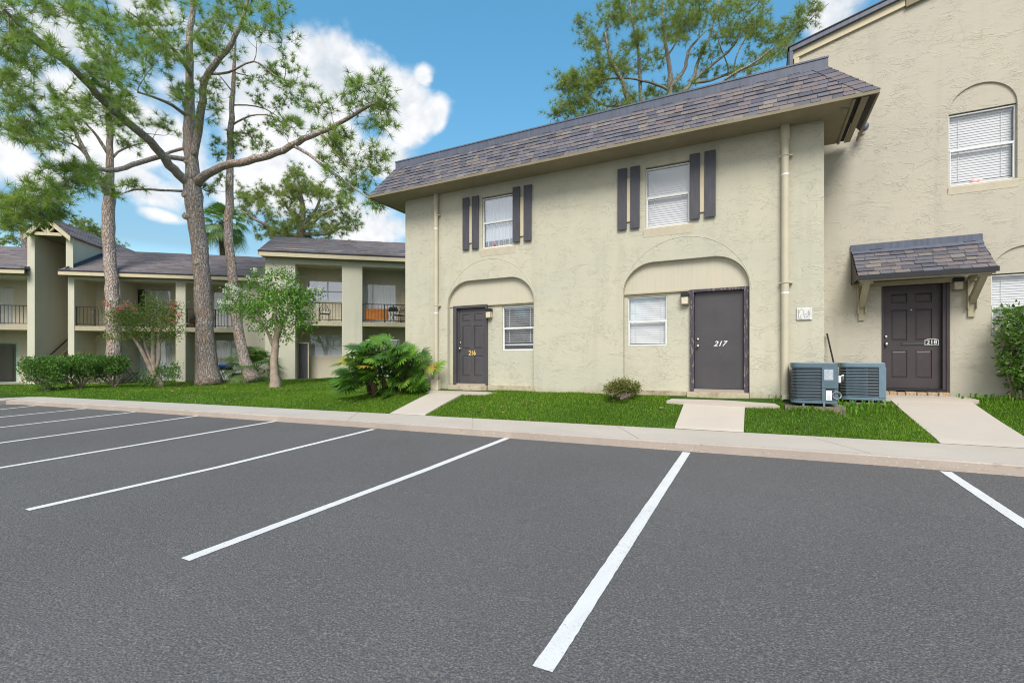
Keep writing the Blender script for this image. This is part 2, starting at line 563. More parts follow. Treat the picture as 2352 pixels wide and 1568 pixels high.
def m_bark(name, a, b, d, sc=13):
    n = NT(name); v = n.coord((1, 1, .30))
    vo = n.n('ShaderNodeTexVoronoi', feature='DISTANCE_TO_EDGE'); vo.inputs['Scale'].default_value = sc
    wv = n.n('ShaderNodeTexNoise'); wv.inputs['Scale'].default_value = 5; n.l(v, wv.inputs['Vector'])
    ad = n.mix(.18, v, wv.outputs['Color'], 'ADD'); n.l(ad, vo.inputs['Vector'])
    vc = n.n('ShaderNodeTexVoronoi'); vc.inputs['Scale'].default_value = sc; n.l(ad, vc.inputs['Vector'])
    sp = n.n('ShaderNodeSeparateColor'); n.l(vc.outputs['Color'], sp.inputs[0])
    c = n.ramp(sp.outputs[0], [(0, a), (.45, b), (.8, a), (1, d)])
    c = n.mix(n.gray(n.noise(n.coord(), 1.1, 3), [(.45, 0), (.7, .55)]), c, d)
    c = n.mix(n.gray(vo.outputs['Distance'], [(0, .75), (.09, 0)]), c, (.09, .06, .05))
    c = n.mix(n.gray(n.noise(n.coord((1, 1, .6)), 26, 5, .7), [(.48, 0), (.62, .75)]), c, (.52, .46, .42))
    c = n.mix(n.gray(n.noise(n.coord((1, 1, .5)), 17, 5, .7), [(.36, .7), (.48, 0)]), c, (.11, .075, .06))
    nm = n.bump(n.gray(vo.outputs['Distance'], [(0, 0), (.2, 1)]), .9, .03)
    n.bsdf(c, .95, n.bump(n.noise(n.coord(), 40, 3), .4, .01, nm), spec=.1); return n.m


MAT['bark'] = m_bark('pine bark', (.42, .35, .32), (.54, .47, .44), (.50, .31, .20))
MAT['bark_far'] = m_bark('grey pine bark', (.36, .32, .29), (.44, .40, .37), (.38, .30, .24))
MAT['knot'] = plain('pale cut knot', (.50, .42, .36), .9, .3, 14, bump=.4, bscale=30)
MAT['twig'] = plain('grey twig bark', (.25, .20, .17), .9, .3, 6)
MAT['bark_smooth'] = plain('smooth pale bark', (.36, .285, .225), .8, .3, 5, bump=.3, bscale=18)
MAT['stem_green'] = plain('green leaf stalk', (.08, .13, .03), .5, .25, 5)
MAT['stem_brown'] = plain('fibrous brown stem', (.10, .065, .04), .9, .45, 18, bump=.6, bscale=25)

MAT['needle'] = leafmat('pine needles', [(0, (.34, .26, .11)), (.06, (.24, .26, .09)), (.15, (.16, .24, .065)), (.5, (.23, .33, .085)), (.8, (.30, .41, .11)), (1, (.40, .48, .16))], .48)
MAT['needle_far'] = leafmat('olive pine needles', [(0, (.30, .23, .08)), (.1, (.18, .22, .06)), (.5, (.25, .32, .085)), (1, (.37, .43, .14))], .42)
MAT['leaf_crape'] = leafmat('crape myrtle leaves', [(0, (.07, .18, .02)), (.5, (.12, .29, .03)), (.88, (.18, .37, .04)), (.96, (.28, .36, .06)), (1, (.36, .34, .05))], .35)
MAT['leaf_rust'] = leafmat('rusty crape leaves', [(0, (.08, .14, .03)), (.5, (.18, .29, .06)), (.7, (.28, .32, .07)), (.88, (.38, .32, .11)), (1, (.46, .30, .13))], .35)
MAT['leaf_hedge'] = leafmat('hedge leaves', [(0, (.05, .11, .022)), (.5, (.10, .215, .04)), (.9, (.17, .33, .055)), (1, (.25, .38, .07))], .3, .4, .35)
MAT['leaf_olive'] = leafmat('small olive leaves', [(0, (.10, .11, .03)), (.5, (.16, .18, .04)), (1, (.27, .27, .07))], .25)
MAT['leaf_big'] = leafmat('glossy split leaves', [(0, (.05, .125, .02)), (.45, (.10, .235, .03)), (.8, (.165, .34, .042)), (.93, (.28, .42, .06)), (.97, (.42, .36, .06)), (1, (.5, .28, .07))], .35, .34, .45)
MAT['leaf_right'] = leafmat('oval shrub leaves', [(0, (.045, .10, .02)), (.5, (.09, .19, .03)), (.86, (.15, .28, .045)), (1, (.40, .38, .11))], .33, .35, .45)
MAT['frond'] = leafmat('palm fronds', [(0, (.08, .15, .05)), (.5, (.15, .26, .08)), (1, (.28, .36, .14))], .35, .45, .4)
MAT['grass'] = leafmat('grass blades', [(0, (.09, .175, .014)), (.5, (.15, .275, .022)), (.85, (.21, .345, .035)), (1, (.34, .39, .09))], .38, .55, .2)
MAT['dead_leaf'] = leafmat('fallen leaves', [(0, (.16, .09, .04)), (.6, (.26, .17, .08)), (1, (.34, .27, .12))], .15)
MAT['flower_white'] = leafmat('white blossom', [(0, (.6, .62, .55)), (1, (.8, .8, .76))], .2)
MAT['flower_pink'] = leafmat('pink blossom', [(0, (.72, .22, .28)), (.6, (.82, .36, .38)), (1, (.78, .42, .28))], .2)


def m_lawn():
    n = NT('lawn soil and thatch'); v = n.coord()
    c = n.mix(n.gray(n.noise(v, .9, 4), [(.35, 0), (.65, 1)]), (.04, .095, .012), (.06, .13, .018))
    c = n.mix(n.gray(n.noise(v, 30, 4, .7), [(.4, .7), (.6, 0)]), c, (.018, .035, .009))
    n.bsdf(c, .95, n.bump(n.noise(v, 40, 3), .6, .02), spec=.1); return n.m


MAT['lawn'] = m_lawn()


def m_brick():
    n = NT('flaking brick step'); v = n.coord()
    c = n.ramp(n.noise(v, 9, 3, .6), [(.3, (.40, .22, .11)), (.46, (.5, .36, .2)), (.5, (.30, .25, .20)), (.58, (.52, .40, .28)), (.7, (.36, .24, .17))])
    n.bsdf(c, .9, n.bump(n.noise(v, 14, 4), .8, .02), spec=.1); return n.m


MAT['brick'] = m_brick()


def m_base():
    n = NT('stained wall base'); v = n.coord()
    c = n.ramp(n.noise(v, 3.5, 5, .7), [(.3, (.30, .22, .15)), (.48, (.46, .40, .29)), (.6, (.52, .46, .34)), (.72, (.30, .20, .14))])
    n.bsdf(c, .92, n.bump(n.noise(v, 16, 4), .7, .02), spec=.1); return n.m


MAT['wallbase'] = m_base()


# ------------------------------------------------------------------ building bits
def shingles(mb, P0, U, V, N, u0, u1, height, course=.135, seed=1, wmin=.12, wmax=.25):
    g = random.Random(seed)
    P0, U, V, N = Vector(P0), Vector(U).normalized(), Vector(V).normalized(), Vector(N).normalized()
    def q(u, v, l): return P0 + U * u + V * v + N * l
    mb.add([q(u0(0), 0, 0), q(u1(0), 0, 0), q(u1(height), height, 0), q(u0(height), height, 0)], [(0, 1, 2, 3)], .35)
    rows = int(math.ceil(height / course))
    for i in range(rows):
        v0 = i * course; v1 = min(v0 + course + .015, height); vm = v0 + course * .5
        a, b = u0(vm), u1(vm); u = a
        while u < b - 1e-4:
            w = min(g.uniform(wmin, wmax), b - u)
            l0 = .015 + (.010 if g.random() < .45 else 0); rr = g.random()
            j = g.uniform(-.004, .004); ge = .0035
            mb.add([q(u + ge, v0 + j, l0), q(u + w - ge, v0 + j, l0), q(u + w - ge, v1, .003), q(u + ge, v1, .003), q(u + ge, v0 + j, 0), q(u + w - ge, v0 + j, 0)],
                   [(0, 1, 2, 3), (4, 5, 1, 0), (4, 0, 3), (5, 2, 1)], rr)
            u += w
    return mb


def window(T, parent, x0, x1, z0, z1, y, blind='mini', rails=(.5,), posts=(), fw=.022, frame='white', glass='glass', label=None, seed=0, gap=0.0):
    """window part > pane, blind; y is the outer face of the frame (depth grows inwards)"""
    f = MB(T)
    f.box(x0, x1, y, y + .05, z1 - fw, z1).box(x0, x1, y, y + .05, z0, z0 + fw * 1.25)
    f.box(x0, x0 + fw, y + .002, y + .048, z0 + fw * 1.25, z1 - fw).box(x1 - fw, x1, y + .002, y + .048, z0 + fw * 1.25, z1 - fw)
    for k in rails:
        zc = z0 + (z1 - z0) * k
        f.box(x0 + fw, x1 - fw, y - .012, y + .03, zc - .02, zc + .02)
        f.box(x0 + fw, x0 + fw * 1.8, y - .008, y + .03, z0 + fw * 1.25, zc - .02).box(x1 - fw * 1.8, x1 - fw, y - .008, y + .03, z0 + fw * 1.25, zc - .02)
    for k in posts:
        xc = x0 + (x1 - x0) * k
        f.box(xc - .025, xc + .025, y - .006, y + .04, z0 + fw * 1.25, z1 - fw)
    o = f.build('window', MAT[frame], parent)
    if label: o['label'] = label
    MB(T).box(x0 + fw, x1 - fw, y + .034, y + .038, z0 + fw, z1 - fw).build('pane', MAT[glass], o)
    g = random.Random(seed + 5); b = MB(T); yb = y + .085
    if blind in ('mini', 'wide'):
        pitch, w, tilt = (.047, .060, 1.36) if blind == 'mini' else (.052, .042, .32)
        z = z1 - fw - .035
        b.box(x0 + fw, x1 - fw, yb - .02, yb + .02, z, z1 - fw)
        n = int((z - z0 - gap - fw) / pitch)
        for i in range(n):
            zc = z - pitch * (i + .5); dy, dz = w / 2 * math.cos(tilt), w / 2 * math.sin(tilt)
            sk = g.uniform(-.004, .004)
            b.add([(x0 + fw + .006, yb - dy, zc - dz + sk), (x1 - fw - .006, yb - dy, zc - dz - sk), (x1 - fw - .006, yb + dy, zc + dz - sk), (x0 + fw + .006, yb + dy, zc + dz + sk)], [(0, 1, 2, 3)])
        for fx in (.18, .82):
            xc = x0 + (x1 - x0) * fx
            b.box(xc - .004, xc + .004, yb - .022, yb - .02, z - n * pitch, z)
        if gap: b.box(x0 + fw, x1 - fw, yb - .015, yb + .015, z0 + gap, z0 + gap + .03)
        b.build('blind', MAT['blind'], o)
    elif blind in ('curtain', 'vertical', 'half'):
        n = 60; xs = [x0 + fw + (x1 - x0 - 2 * fw) * i / n for i in range(n + 1)]
        if blind == 'half': xs = [x for x in xs if x > x0 + (x1 - x0) * .5]
        vs = []; amp = .022 if blind != 'vertical' else .014
        for i, x in enumerate(xs):
            d = amp * math.sin(i * 1.5 + seed) + .012 * math.sin(i * .61 + seed * 2) if blind != 'vertical' else amp * (1 if i % 3 else -1.2)
            vs += [(x, yb + d, z0 + fw), (x, yb + d, z1 - fw - .01)]
        b.add(vs, [(2 * i, 2 * i + 2, 2 * i + 3, 2 * i + 1) for i in range(len(xs) - 1)])
        b.build('curtain', MAT['curtain'], o)
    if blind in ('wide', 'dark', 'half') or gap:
        MB(T).box(x0 + .005, x1 - .005, y + .30, y + .32, z0 + .005, z1 - .005).build('room_backdrop', MAT['room'], o)  # dark sheet painted in place of the unlit room
    return o


def six_panel(mb, x0, x1, z0, z1, y, t=.045):
    w, h = x1 - x0, z1 - z0
    cols = [(x0 + w * .15, x0 + w * .43), (x0 + w * .57, x0 + w * .85)]
    rows = [(z0 + h * .10, z0 + h * .365), (z0 + h * .465, z0 + h * .765), (z0 + h * .83, z0 + h * .92)]
    holes = [rect(a, b, c, d) for a, b in cols for c, d in rows]
    mb.holed(rect(x0, x1, z0, z1), holes, y, [.016] * 6 )
    for (a, b) in cols:
        for (c, d) in rows:
            m = .035
            mb.add([(a, y + .016, c), (b, y + .016, c), (b, y + .016, d), (a, y + .016, d), (a + m, y + .004, c + m), (b - m, y + .004, c + m), (b - m, y + .004, d - m), (a + m, y + .004, d - m)],
                   [(4, 5, 6, 7), (0, 1, 5, 4), (1, 2, 6, 5), (2, 3, 7, 6), (3, 0, 4, 7)])
    return mb


def knob(T, parent, x, y, z, name='door_knob', r=.03):
    MB(T).lathe((x, y, z), [(r * 1.05, -.002), (r * 1.05, .006), (r * .45, .012), (r * .4, .032), (r * .85, .04), (r, .055), (r * .8, .068), (r * .1, .072)], 14, 'y').build(name, MAT['steel'], parent, smooth=True)


def deadbolt(T, parent, x, y, z):
    MB(T).lathe((x, y, z), [(.027, -.002), (.027, .012), (.022, .018), (.006, .02)], 14, 'y').build('deadbolt', MAT['steel'], parent, smooth=True)


def text_mesh(txt, size, extrude, shear=0.0):
    cu = bpy.data.curves.new('numerals', 'FONT'); cu.body = txt; cu.size = size; cu.extrude = extrude; cu.shear = shear
    cu.align_x = 'CENTER'; cu.align_y = 'CENTER'; cu.offset = size * .012
    o = bpy.data.objects.new('numerals', cu); COL.objects.link(o)
    dg = bpy.context.evaluated_depsgraph_get()
    me = bpy.data.meshes.new_from_object(o.evaluated_get(dg))
    bpy.data.objects.remove(o)
    V = np.array([v.co[:] for v in me.vertices]); Fs = [tuple(p.vertices) for p in me.polygons]
    bpy.data.meshes.remove(me)
    return V, Fs


def numerals(txt, x, y, z, size, mat, parent, shear=0.0, sx=1.0):
    V, Fs = text_mesh(txt, size, .003, shear)
    W = np.stack([x + V[:, 0] * sx, y - V[:, 2], z + V[:, 1]], 1)
    place('house_number', W, Fs, mat, parent)


# ================================================================== SETTING
def grid(name, xs, ys, zf, mat, kind='structure'):
    X, Y = np.meshgrid(xs, ys); Z = zf(X, Y)
    V = np.stack([X, Y, Z], -1).reshape(-1, 3)
    nx, ny = len(xs), len(ys)
    i, j = np.meshgrid(np.arange(nx - 1), np.arange(ny - 1)); a = (j * nx + i).ravel()
    o = place(name, V, np.stack([a, a + 1, a + nx + 1, a + nx], 1), mat, smooth=True)
    return tag(o, kind=kind)


tag(place('ground', [(-400, -400, -3.2), (400, -400, -3.2), (400, 400, -3.2), (-400, 400, -3.2)], np.array([[0, 1, 2, 3]]), MAT['lawn']), kind='structure')

# parking lot: follows the kerb line, falls gently away from it
xs = np.concatenate([np.linspace(-45, -21, 7), np.linspace(-20.8, 6, 48), np.linspace(8, 40, 9)])
fr = np.concatenate([np.linspace(0, 9, 40), np.linspace(10, 50, 12)])
V, nx = [], len(xs)
for d in fr:
    for x in xs:
        y = kf(x) + .06 - d if x > -20.9 else kf(-20.8) + .06 - d
        V.append((x, y, -1.30 - .034 * (d - .06)))
i, j = np.meshgrid(np.arange(nx - 1), np.arange(len(fr) - 1)); a = (j * nx + i).ravel()
tag(place('parking_lot', V, np.stack([a, a + nx, a + nx + 1, a + 1], 1), MAT['asphalt'], smooth=True), kind='structure')

# kerb and sidewalk
ZS = -1.17
fpts = [(x, kf(x)) for x in np.linspace(20, -20.3, 70)] + [(-20.75, 6.08), (-20.7, 5.7), (-20.5, 4.5), (-20.4, 0), (-20.3, -14)]
bpts = [(x, float(bk(x))) for x in np.linspace(20, -21.6, 70)] + [(-22.05, 7.0), (-22.0, 6.3), (-21.8, 4.6), (-21.7, 0), (-21.6, -14)]
mb = MB()
for k in range(len(fpts) - 1):
    (x0, y0), (x1, y1) = fpts[k], fpts[k + 1]
    d = Vector((x1 - x0, y1 - y0, 0)).normalized(); nrm = Vector((d.y, -d.x, 0))
    for q in (0,):
        a, b = Vector((x0, y0, 0)), Vector((x1, y1, 0))
        w0, w1, w2 = nrm * 0, nrm * .012, nrm * .06
        vs = []
        for p in (a, b):
            vs += [p + Vector((0, 0, -1.9)), p + Vector((0, 0, ZS - .018)), p + w1 + Vector((0, 0, ZS)), p + w2 + Vector((0, 0, ZS))]
        mb.add(vs, [(0, 4, 5, 1), (1, 5, 6, 2), (2, 6, 7, 3)])
tag(mb.build('kerb', [MAT['kerb']]), kind='structure')
mb = MB()
nseg = len(fpts) - 1
for k in range(nseg):
    (x0, y0), (x1, y1) = fpts[k], fpts[k + 1]
    d = Vector((x1 - x0, y1 - y0, 0)).normalized(); nrm = Vector((d.y, -d.x, 0)) * .06
    f0, f1 = Vector((x0, y0, ZS)) + nrm, Vector((x1, y1, ZS)) + nrm
    b0, b1 = Vector((*bpts[k], ZS)), Vector((*bpts[k + 1], ZS))
    g = .012 if k % 5 == 2 and k < 68 else 0
    if g:
        f0 = f0 + Vector((-g, 0, 0)); b0 = b0 + Vector((-g, 0, 0))
        mb.add([f0, f0 + Vector((g, 0, 0)), b0 + Vector((g, 0, 0)), b0, f0 - Vector((0, 0, .012)), f0 + Vector((g, 0, -.012)), b0 + Vector((g, 0, -.012)), b0 - Vector((0, 0, .012))],
               [(4, 5, 6, 7), (0, 4, 7, 3), (1, 2, 6, 5)])
    mb.add([f0, f1, b1, b0], [(0, 3, 2, 1)])
    mb.add([b0, b1, b1 - Vector((0, 0, .2)), b0 - Vector((0, 0, .2))], [(0, 1, 2, 3)])
tag(mb.build('sidewalk', MAT['concrete']), kind='structure')

# lawn
xs = np.concatenate([np.linspace(-90, -26, 14), np.linspace(-25, 8, 150), np.linspace(9, 40, 12)])
V = []
ds = np.concatenate([np.linspace(0, 3, 26), np.linspace(3.3, 14, 26), np.linspace(16, 90, 14)])
for d in ds:
    yy = bk(xs) + d
    zz = lawn_z(xs, yy) - .006
    V += list(zip(xs, yy, zz))
nx = len(xs)
i, j = np.meshgrid(np.arange(nx - 1), np.arange(len(ds) - 1)); a = (j * nx + i).ravel()
LV, LF = list(V), np.stack([a, a + 1, a + nx + 1, a + nx], 1)
# strip of lawn left of the sidewalk return
b = len(LV)
for y in np.linspace(7.2, -14, 16):
    for x in (-90, -40, -25, -21.7):
        LV.append((x if x != -21.7 else float(np.interp(y, [-14, 0, 4.6, 6.3, 7.2], [-21.6, -21.7, -21.8, -22.0, -22.1])), y, ZS - .006 + (.02 if x < -22 else 0)))
LF = np.concatenate([LF, np.array([[b + r * 4 + c, b + r * 4 + c + 1, b + r * 4 + c + 5, b + r * 4 + c + 4] for r in range(15) for c in range(3)])])
tag(place('lawn', LV, LF, MAT['lawn'], smooth=True), kind='structure')


# paths: thin slabs that climb the bank
def path_strip(mb, x0f, x1f, ya, yb, up=.018, n=14):
    vs = []
    for i in range(n + 1):
        k = i / n; y = ya + (yb - ya) * k
        x0, x1 = x0f(k), x1f(k)
        yy0 = max(y, float(bk(x0))) if i == 0 else y
        z = float(lawn_z((x0 + x1) / 2, y)) + up
        if i == 0: z = ZS + .004
        vs += [(x0, yy0, z), (x1, max(y, float(bk(x1))) if i == 0 else y, z), (x0, yy0, z - .09), (x1, y, z - .09)]
    for i in range(n):
        a = 4 * i
        mb.add([], [])
    fs = []
    for i in range(n):
        a = 4 * i
        fs += [(a, a + 1, a + 5, a + 4), (a + 2, a, a + 4, a + 6), (a + 1, a + 3, a + 7, a + 5)]
    e = 4 * n
    fs.append((e, e + 1, e + 3, e + 2))
    mb.add(vs, fs)


lin = lambda a, b: (lambda k: a + (b - a) * k)
paths = []
mb = MB(); path_strip(mb, lin(-7.47, -7.42), lin(-6.52, -6.45), 8.46, 9.92); tag(mb.build('path', MAT['concrete']), kind='structure')
mb = MB(); path_strip(mb, lin(-1.30, -1.27), lin(-.20, -.2), 8.86, 9.88); tag(mb.build('path', MAT['concrete']), kind='structure')
mb = MB(); path_strip(mb, lin(2.36, 2.22), lin(3.42, 3.36), 8.98, 11.15); tag(mb.build('path', MAT['concrete']), kind='structure')
# landings
z1 = float(lawn_z(-1, 9.95)) + .03
mb = MB().add([(-1.6, 9.86, z1), (.36, 9.78, z1 - .02), (.2, 10.34, z1 + .03), (-1.52, 10.34, z1 + .03), (-1.6, 9.86, z1 - .1), (.36, 9.78, z1 - .12), (.2, 10.34, z1 - .1), (-1.52, 10.34, z1 - .1)],
              [(0, 1, 2, 3), (4, 5, 1, 0), (5, 6, 2, 1), (7, 4, 0, 3)])
tag(mb.build('path_landing', MAT['concrete']), kind='structure')
z1 = float(lawn_z(-6.8, 9.95)) + .024
mb = MB().add([(-7.55, 9.92, z1), (-5.85, 9.92, z1), (-5.55, 10.18, z1 + .03), (-7.6, 10.18, z1 + .03), (-7.55, 9.92, z1 - .1), (-5.85, 9.92, z1 - .1), (-5.55, 10.18, z1 - .1), (-7.6, 10.18, z1 - .1)],
              [(0, 1, 2, 3), (4, 5, 1, 0), (5, 6, 2, 1), (7, 4, 0, 3)])
tag(mb.build('path_landing', MAT['concrete']), kind='structure')
mb = MB().add([(-7.75, 10.18, z1 + .034), (-5.7, 10.18, z1 + .034), (-5.6, 10.39, z1 + .04), (-7.75, 10.39, z1 + .04), (-7.75, 10.18, z1 - .1), (-5.7, 10.18, z1 - .1), (-5.6, 10.39, z1 - .1), (-7.75, 10.39, z1 - .1)],
              [(0, 1, 2, 3), (4, 5, 1, 0), (5, 6, 2, 1), (7, 4, 0, 3)])
tag(mb.build('path_landing', MAT['concrete_grey']), kind='structure')
mb = MB().add([(2.05, 11.15, -.655), (3.45, 11.15, -.655), (3.4, 11.62, -.63), (2.1, 11.62, -.63), (2.05, 11.15, -.8), (3.45, 11.15, -.8), (3.4, 11.62, -.8), (2.1, 11.62, -.8)],
              [(0, 1, 2, 3), (4, 5, 1, 0), (5, 6, 2, 1), (7, 4, 0, 3)])
tag(mb.build('path_landing', MAT['concrete']), kind='structure')

# painted bay lines
LINES = [[(1246, 1537), (1518, 1127), (1577, 1038.5)], [(425, 1285), (978, 1079), (1165, 1006)], [(62, 1171), (500, 1073), (858, 985.5)],
         [(-160, 1101), (300, 1024), (637, 966.5)], [(-240, 1050), (454, 955)], [(-240, 1009), (310, 946)], [(-200, 978), (200, 938)], [(-160, 957), (83, 931.5)], [(2640, 1385), (2352, 1203), (2172, 1083)]]
for pts in LINES:
    P = [on_lot(*p) for p in pts]
    Q = []
    for k in range(len(P) - 1):
        for s in range(70): Q.append(P[k].lerp(P[k + 1], s / 70))
    Q.append(P[-1])
    vs, fs = [], []
    for k, p in enumerate(Q):
        d = (Q[min(k + 1, len(Q) - 1)] - Q[max(k - 1, 0)]); d.z = 0; d.normalize()
        nn = Vector((d.y, -d.x, 0)) * .054
        for sg in (-1, 1):
            q = p + nn * sg * (1 + rng.uniform(-.045, .045)); vs.append((q.x, q.y, lot_z(q.x, q.y) + .004 if True else 0))
        if k: fs.append((2 * k - 2, 2 * k - 1, 2 * k + 1, 2 * k))
    tag(place('parking_line', vs, fs, MAT['paint']), kind='structure')

# ================================================================== LONG BUILDING (216, 217)
D = 10.4
XL, XR = -8.62, 1.09
ZB, ZT = -1.0, 4.47
main = thing('apartment_building', 'two storey cream stucco building with mansard shingle roof and doors 216 and 217', 'building', (-3.8, D, -.75))
A1 = basket(-7.22, -4.74, -.93, 1.47, 2.09)
A2 = basket(-2.6, -.13, -.93, 1.51, 2.13)
W1 = (-6.17, -5.27); W2 = (-2.12, -1.22); WZ = (2.86, 4.15)
mb = MB()
mb.holed([(XL, ZB), (XR, ZB), (XR, ZT), (XL, ZT)], [A1, A2, rect(*W1, *WZ), rect(*W2, *WZ)], D, [.13, .13, .10, .10], edge=False)
mb.add([(XL, D, ZB), (XL, D + 11, ZB), (XL, D + 11, ZT), (XL, D, ZT), (XR, D, ZB), (XR, D + 11, ZB), (XR, D + 11, ZT), (XR, D, ZT)], [(0, 1, 2, 3), (4, 7, 6, 5), (1, 5, 6, 2)])
# scored arch lines over the alcoves
for cx in (-5.98, -1.36):
    pts = arc(cx, 1.34, 1.27, 1.25, math.pi * .98, math.pi * .02, 40)
    mb.tube([(x, D + .002, z) for x, z in pts], .0085, 6, True)
# back of the alcoves: below the panel, with openings for door and window
G1, G2 = (-6.99, -6.13), (-1.15, -.235)       # door slabs
V1 = (-5.66, -4.76, .29, 1.39); V2 = (-2.53, -1.69, .36, 1.42)
DZ = (-.54, 1.49)
yb = D + .13
mb.holed(rect(-7.22, -4.74, -.93, 1.47), [rect(-7.10, -6.07, -.93, 1.42), rect(*V1)], yb, [.05, .10], edge=False)
mb.holed(rect(-2.6, -.13, -.93, 1.50), [rect(-1.235, -.15, -.93, 1.499), rect(*V2)], yb, [.05, .10], edge=False)
mb.build('wall', MAT['stucco'], main)
# plywood panels filling the arch heads
for (x0, x1, zs, zt) in ((-7.22, -4.74, 1.47, 2.09), (-2.6, -.13, 1.51, 2.13)):
    p = MB(); pl = [(x, z) for x, z in basket(x0 + .002, x1 - .002, zs - .02, zs, zt - .002)]
    p.prism(pl, D + .105, D + .128)
    if x0 > -4: p.box(-1.353, -1.347, D + .104, D + .11, zs, zt - .03)
    o = p.build('arch_panel', MAT['ply'], main)
    MB().box(x0 + .006 if x0 > -4 else -6.05, -1.25 if x0 > -4 else x1 - .006, D + .08, D + .104, zs - .035, zs - .008).build('panel_ledge', MAT['trim'], o)
# worn plinth under the alcoves and along the base
p = MB()
p.box(-6.03, -4.745, D + .06, D + .128, -.70, -.575).box(-2.595, -1.30, D + .055, D + .128, -.70, -.60)
p.box(-4.735, -2.605, D - .012, D + .02, -.93, -.69)
p.box(-7.2, -6.05, D - .02, D + .10, -.93, -.585).box(-1.28, -.14, D - .05, D + .10, -.93, -.60)
p.build('wall_base', MAT['wallbase'], main)

# upper windows, sills and shutters
for (wx, bl, gl, lab) in ((W1, 'curtain', 'glass_hi', 'upper window with plants and a red ornament behind the glass'), (W2, 'mini', 'glass', 'upper window with a closed white mini blind')):
    o = window(None, main, wx[0] + .005, wx[1] - .005, WZ[0] + .005, WZ[1] - .03, D + .045, bl, glass=gl, label=lab)
    MB().add([(wx[0] - .02, D + .04, WZ[0]), (wx[1] + .02, D + .04, WZ[0]), (wx[1] + .04, D - .045, WZ[0] - .035), (wx[0] - .04, D - .045, WZ[0] - .035), (wx[0] - .04, D - .003, WZ[0] - .2), (wx[1] + .04, D - .003, WZ[0] - .2)],
             [(0, 3, 2, 1), (3, 4, 5, 2), (0, 4, 3), (1, 2, 5)]).build('sill', MAT['sill'], o)
    if bl == 'curtain':
        pb = MB()
        for k in range(26):
            x = rng.uniform(wx[0] + .06, wx[1] - .06); z = WZ[0] + .05 + rng.random() * .1; s = rng.uniform(.015, .035)
            pb.add([(x - s, D + .10, z - s * .6), (x + s * .2, D + .095, z - s), (x + s, D + .1, z + s * .4), (x - s * .2, D + .105, z + s)], [(0, 1, 2, 3)], rng.random())
        pb.build('potted_plant_leaves', MAT['leaf_hedge'], o, rnd=True)
        MB().box(wx[0] + .04, wx[1] - .04, D + .112, D + .118, WZ[0] + .03, WZ[0] + .19).build('sill_dark_strip', MAT['room'], o)  # upright near-black sheet, makes the window's bottom strip dark behind the plants
        MB().lathe((wx[0] + .33, D + .098, WZ[0] + .045), [(.028, 0), (.034, .03), (.018, .06), (.02, .075), (.012, .095), (.001, .1)], 10).build('red_ornament', MAT['red'], o, smooth=True)
for (wx, boards) in ((W1, [(-6.72, -6.53, .0), (-6.44, -6.245, .0), (-5.28, -5.085, .03), (-4.985, -4.78, .03)]), (W2, [(-2.71, -2.51, .0), (-2.435, -2.235, .0), (-1.225, -1.03, .035), (-.945, -.735, .035)])):
    for k in (0, 2):
        a, b = boards[k], boards[k + 1]
        s = MB().box(a[1] - .05, b[0] + .05, D - .03, D - .006, 3.04, 3.98).build('shutter', MAT['trim_light'], main)
        for (x0, x1, up) in (a, b):
            bo = MB(); tl = rng.uniform(-.006, .006)
            bo.bbox(x0, x1, D - .058, D - .03, 2.875 + up + tl, 4.205 + up + tl, .004)
            bo.build('shutter_board', MAT['shutter'], s)

# doors
o = six_panel(MB(), *G1, *DZ[:1], 1.40, D + .165).build('door', MAT['door'], main); o['label'] = 'charcoal six panel door with brass number 216'
f = MB(); f.box(-7.10, -7.0, D + .08, D + .2, -.60, 1.47).box(-6.12, -6.07, D + .08, D + .2, -.60, 1.47).box(-7.0, -6.12, D + .08, D + .2, 1.405, 1.47)
f.box(-7.0, -6.96, D + .15, D + .2, -.6, 1.405)
f.build('door_frame', MAT['door'], o)
MB().box(-7.0, -6.12, D + .09, D + .19, -.585, -.545).build('threshold', MAT['concrete_grey'], o)
knob(None, o, -6.92, D + .165, .36); deadbolt(None, o, -6.925, D + .165, .51)
numerals('216', -6.56, D + .16, .24, .17, MAT['brass'], o, 0, .85)
MB().lathe((-6.56, D + .166, 1.0), [(.011, -.002), (.011, .006), (.002, .008)], 10, 'y').build('peephole', MAT['steel'], o)
f = MB().bbox(G2[0], G2[1], D + .15, D + .195, DZ[0], 1.44, .004); o = f.build('door', MAT['door'], main); o['label'] = 'plain flush slate grey door numbered 217'
f = MB(); f.box(-1.235, -1.155, D + .07, D + .2, -.62, 1.495).box(-.23, -.15, D + .07, D + .2, -.62, 1.495).box(-1.155, -.23, D + .07, D + .2, 1.445, 1.495)
f.build('door_frame', MAT['peel'], o)
MB().box(-1.155, -.23, D + .06, D + .2, -.6, -.545).build('threshold', MAT['concrete_grey'], o)
knob(None, o, -1.085, D + .15, .335); deadbolt(None, o, -1.09, D + .15, .475)
numerals('217', -.675, D + .148, .375, .145, MAT['paper'], o, .35, 1.05)
# alcove windows
window(None, main, V1[0] + .004, V1[1] - .004, V1[2] + .004, V1[3] - .004, yb + .02, 'wide', glass='glass', label='window beside door 216 with half open slat blind', gap=.13, fw=.028)
o = window(None, main, V2[0] + .004, V2[1] - .004, V2[2] + .004, V2[3] - .004, yb + .02, 'mini', label='window beside door 217 with closed white blind')

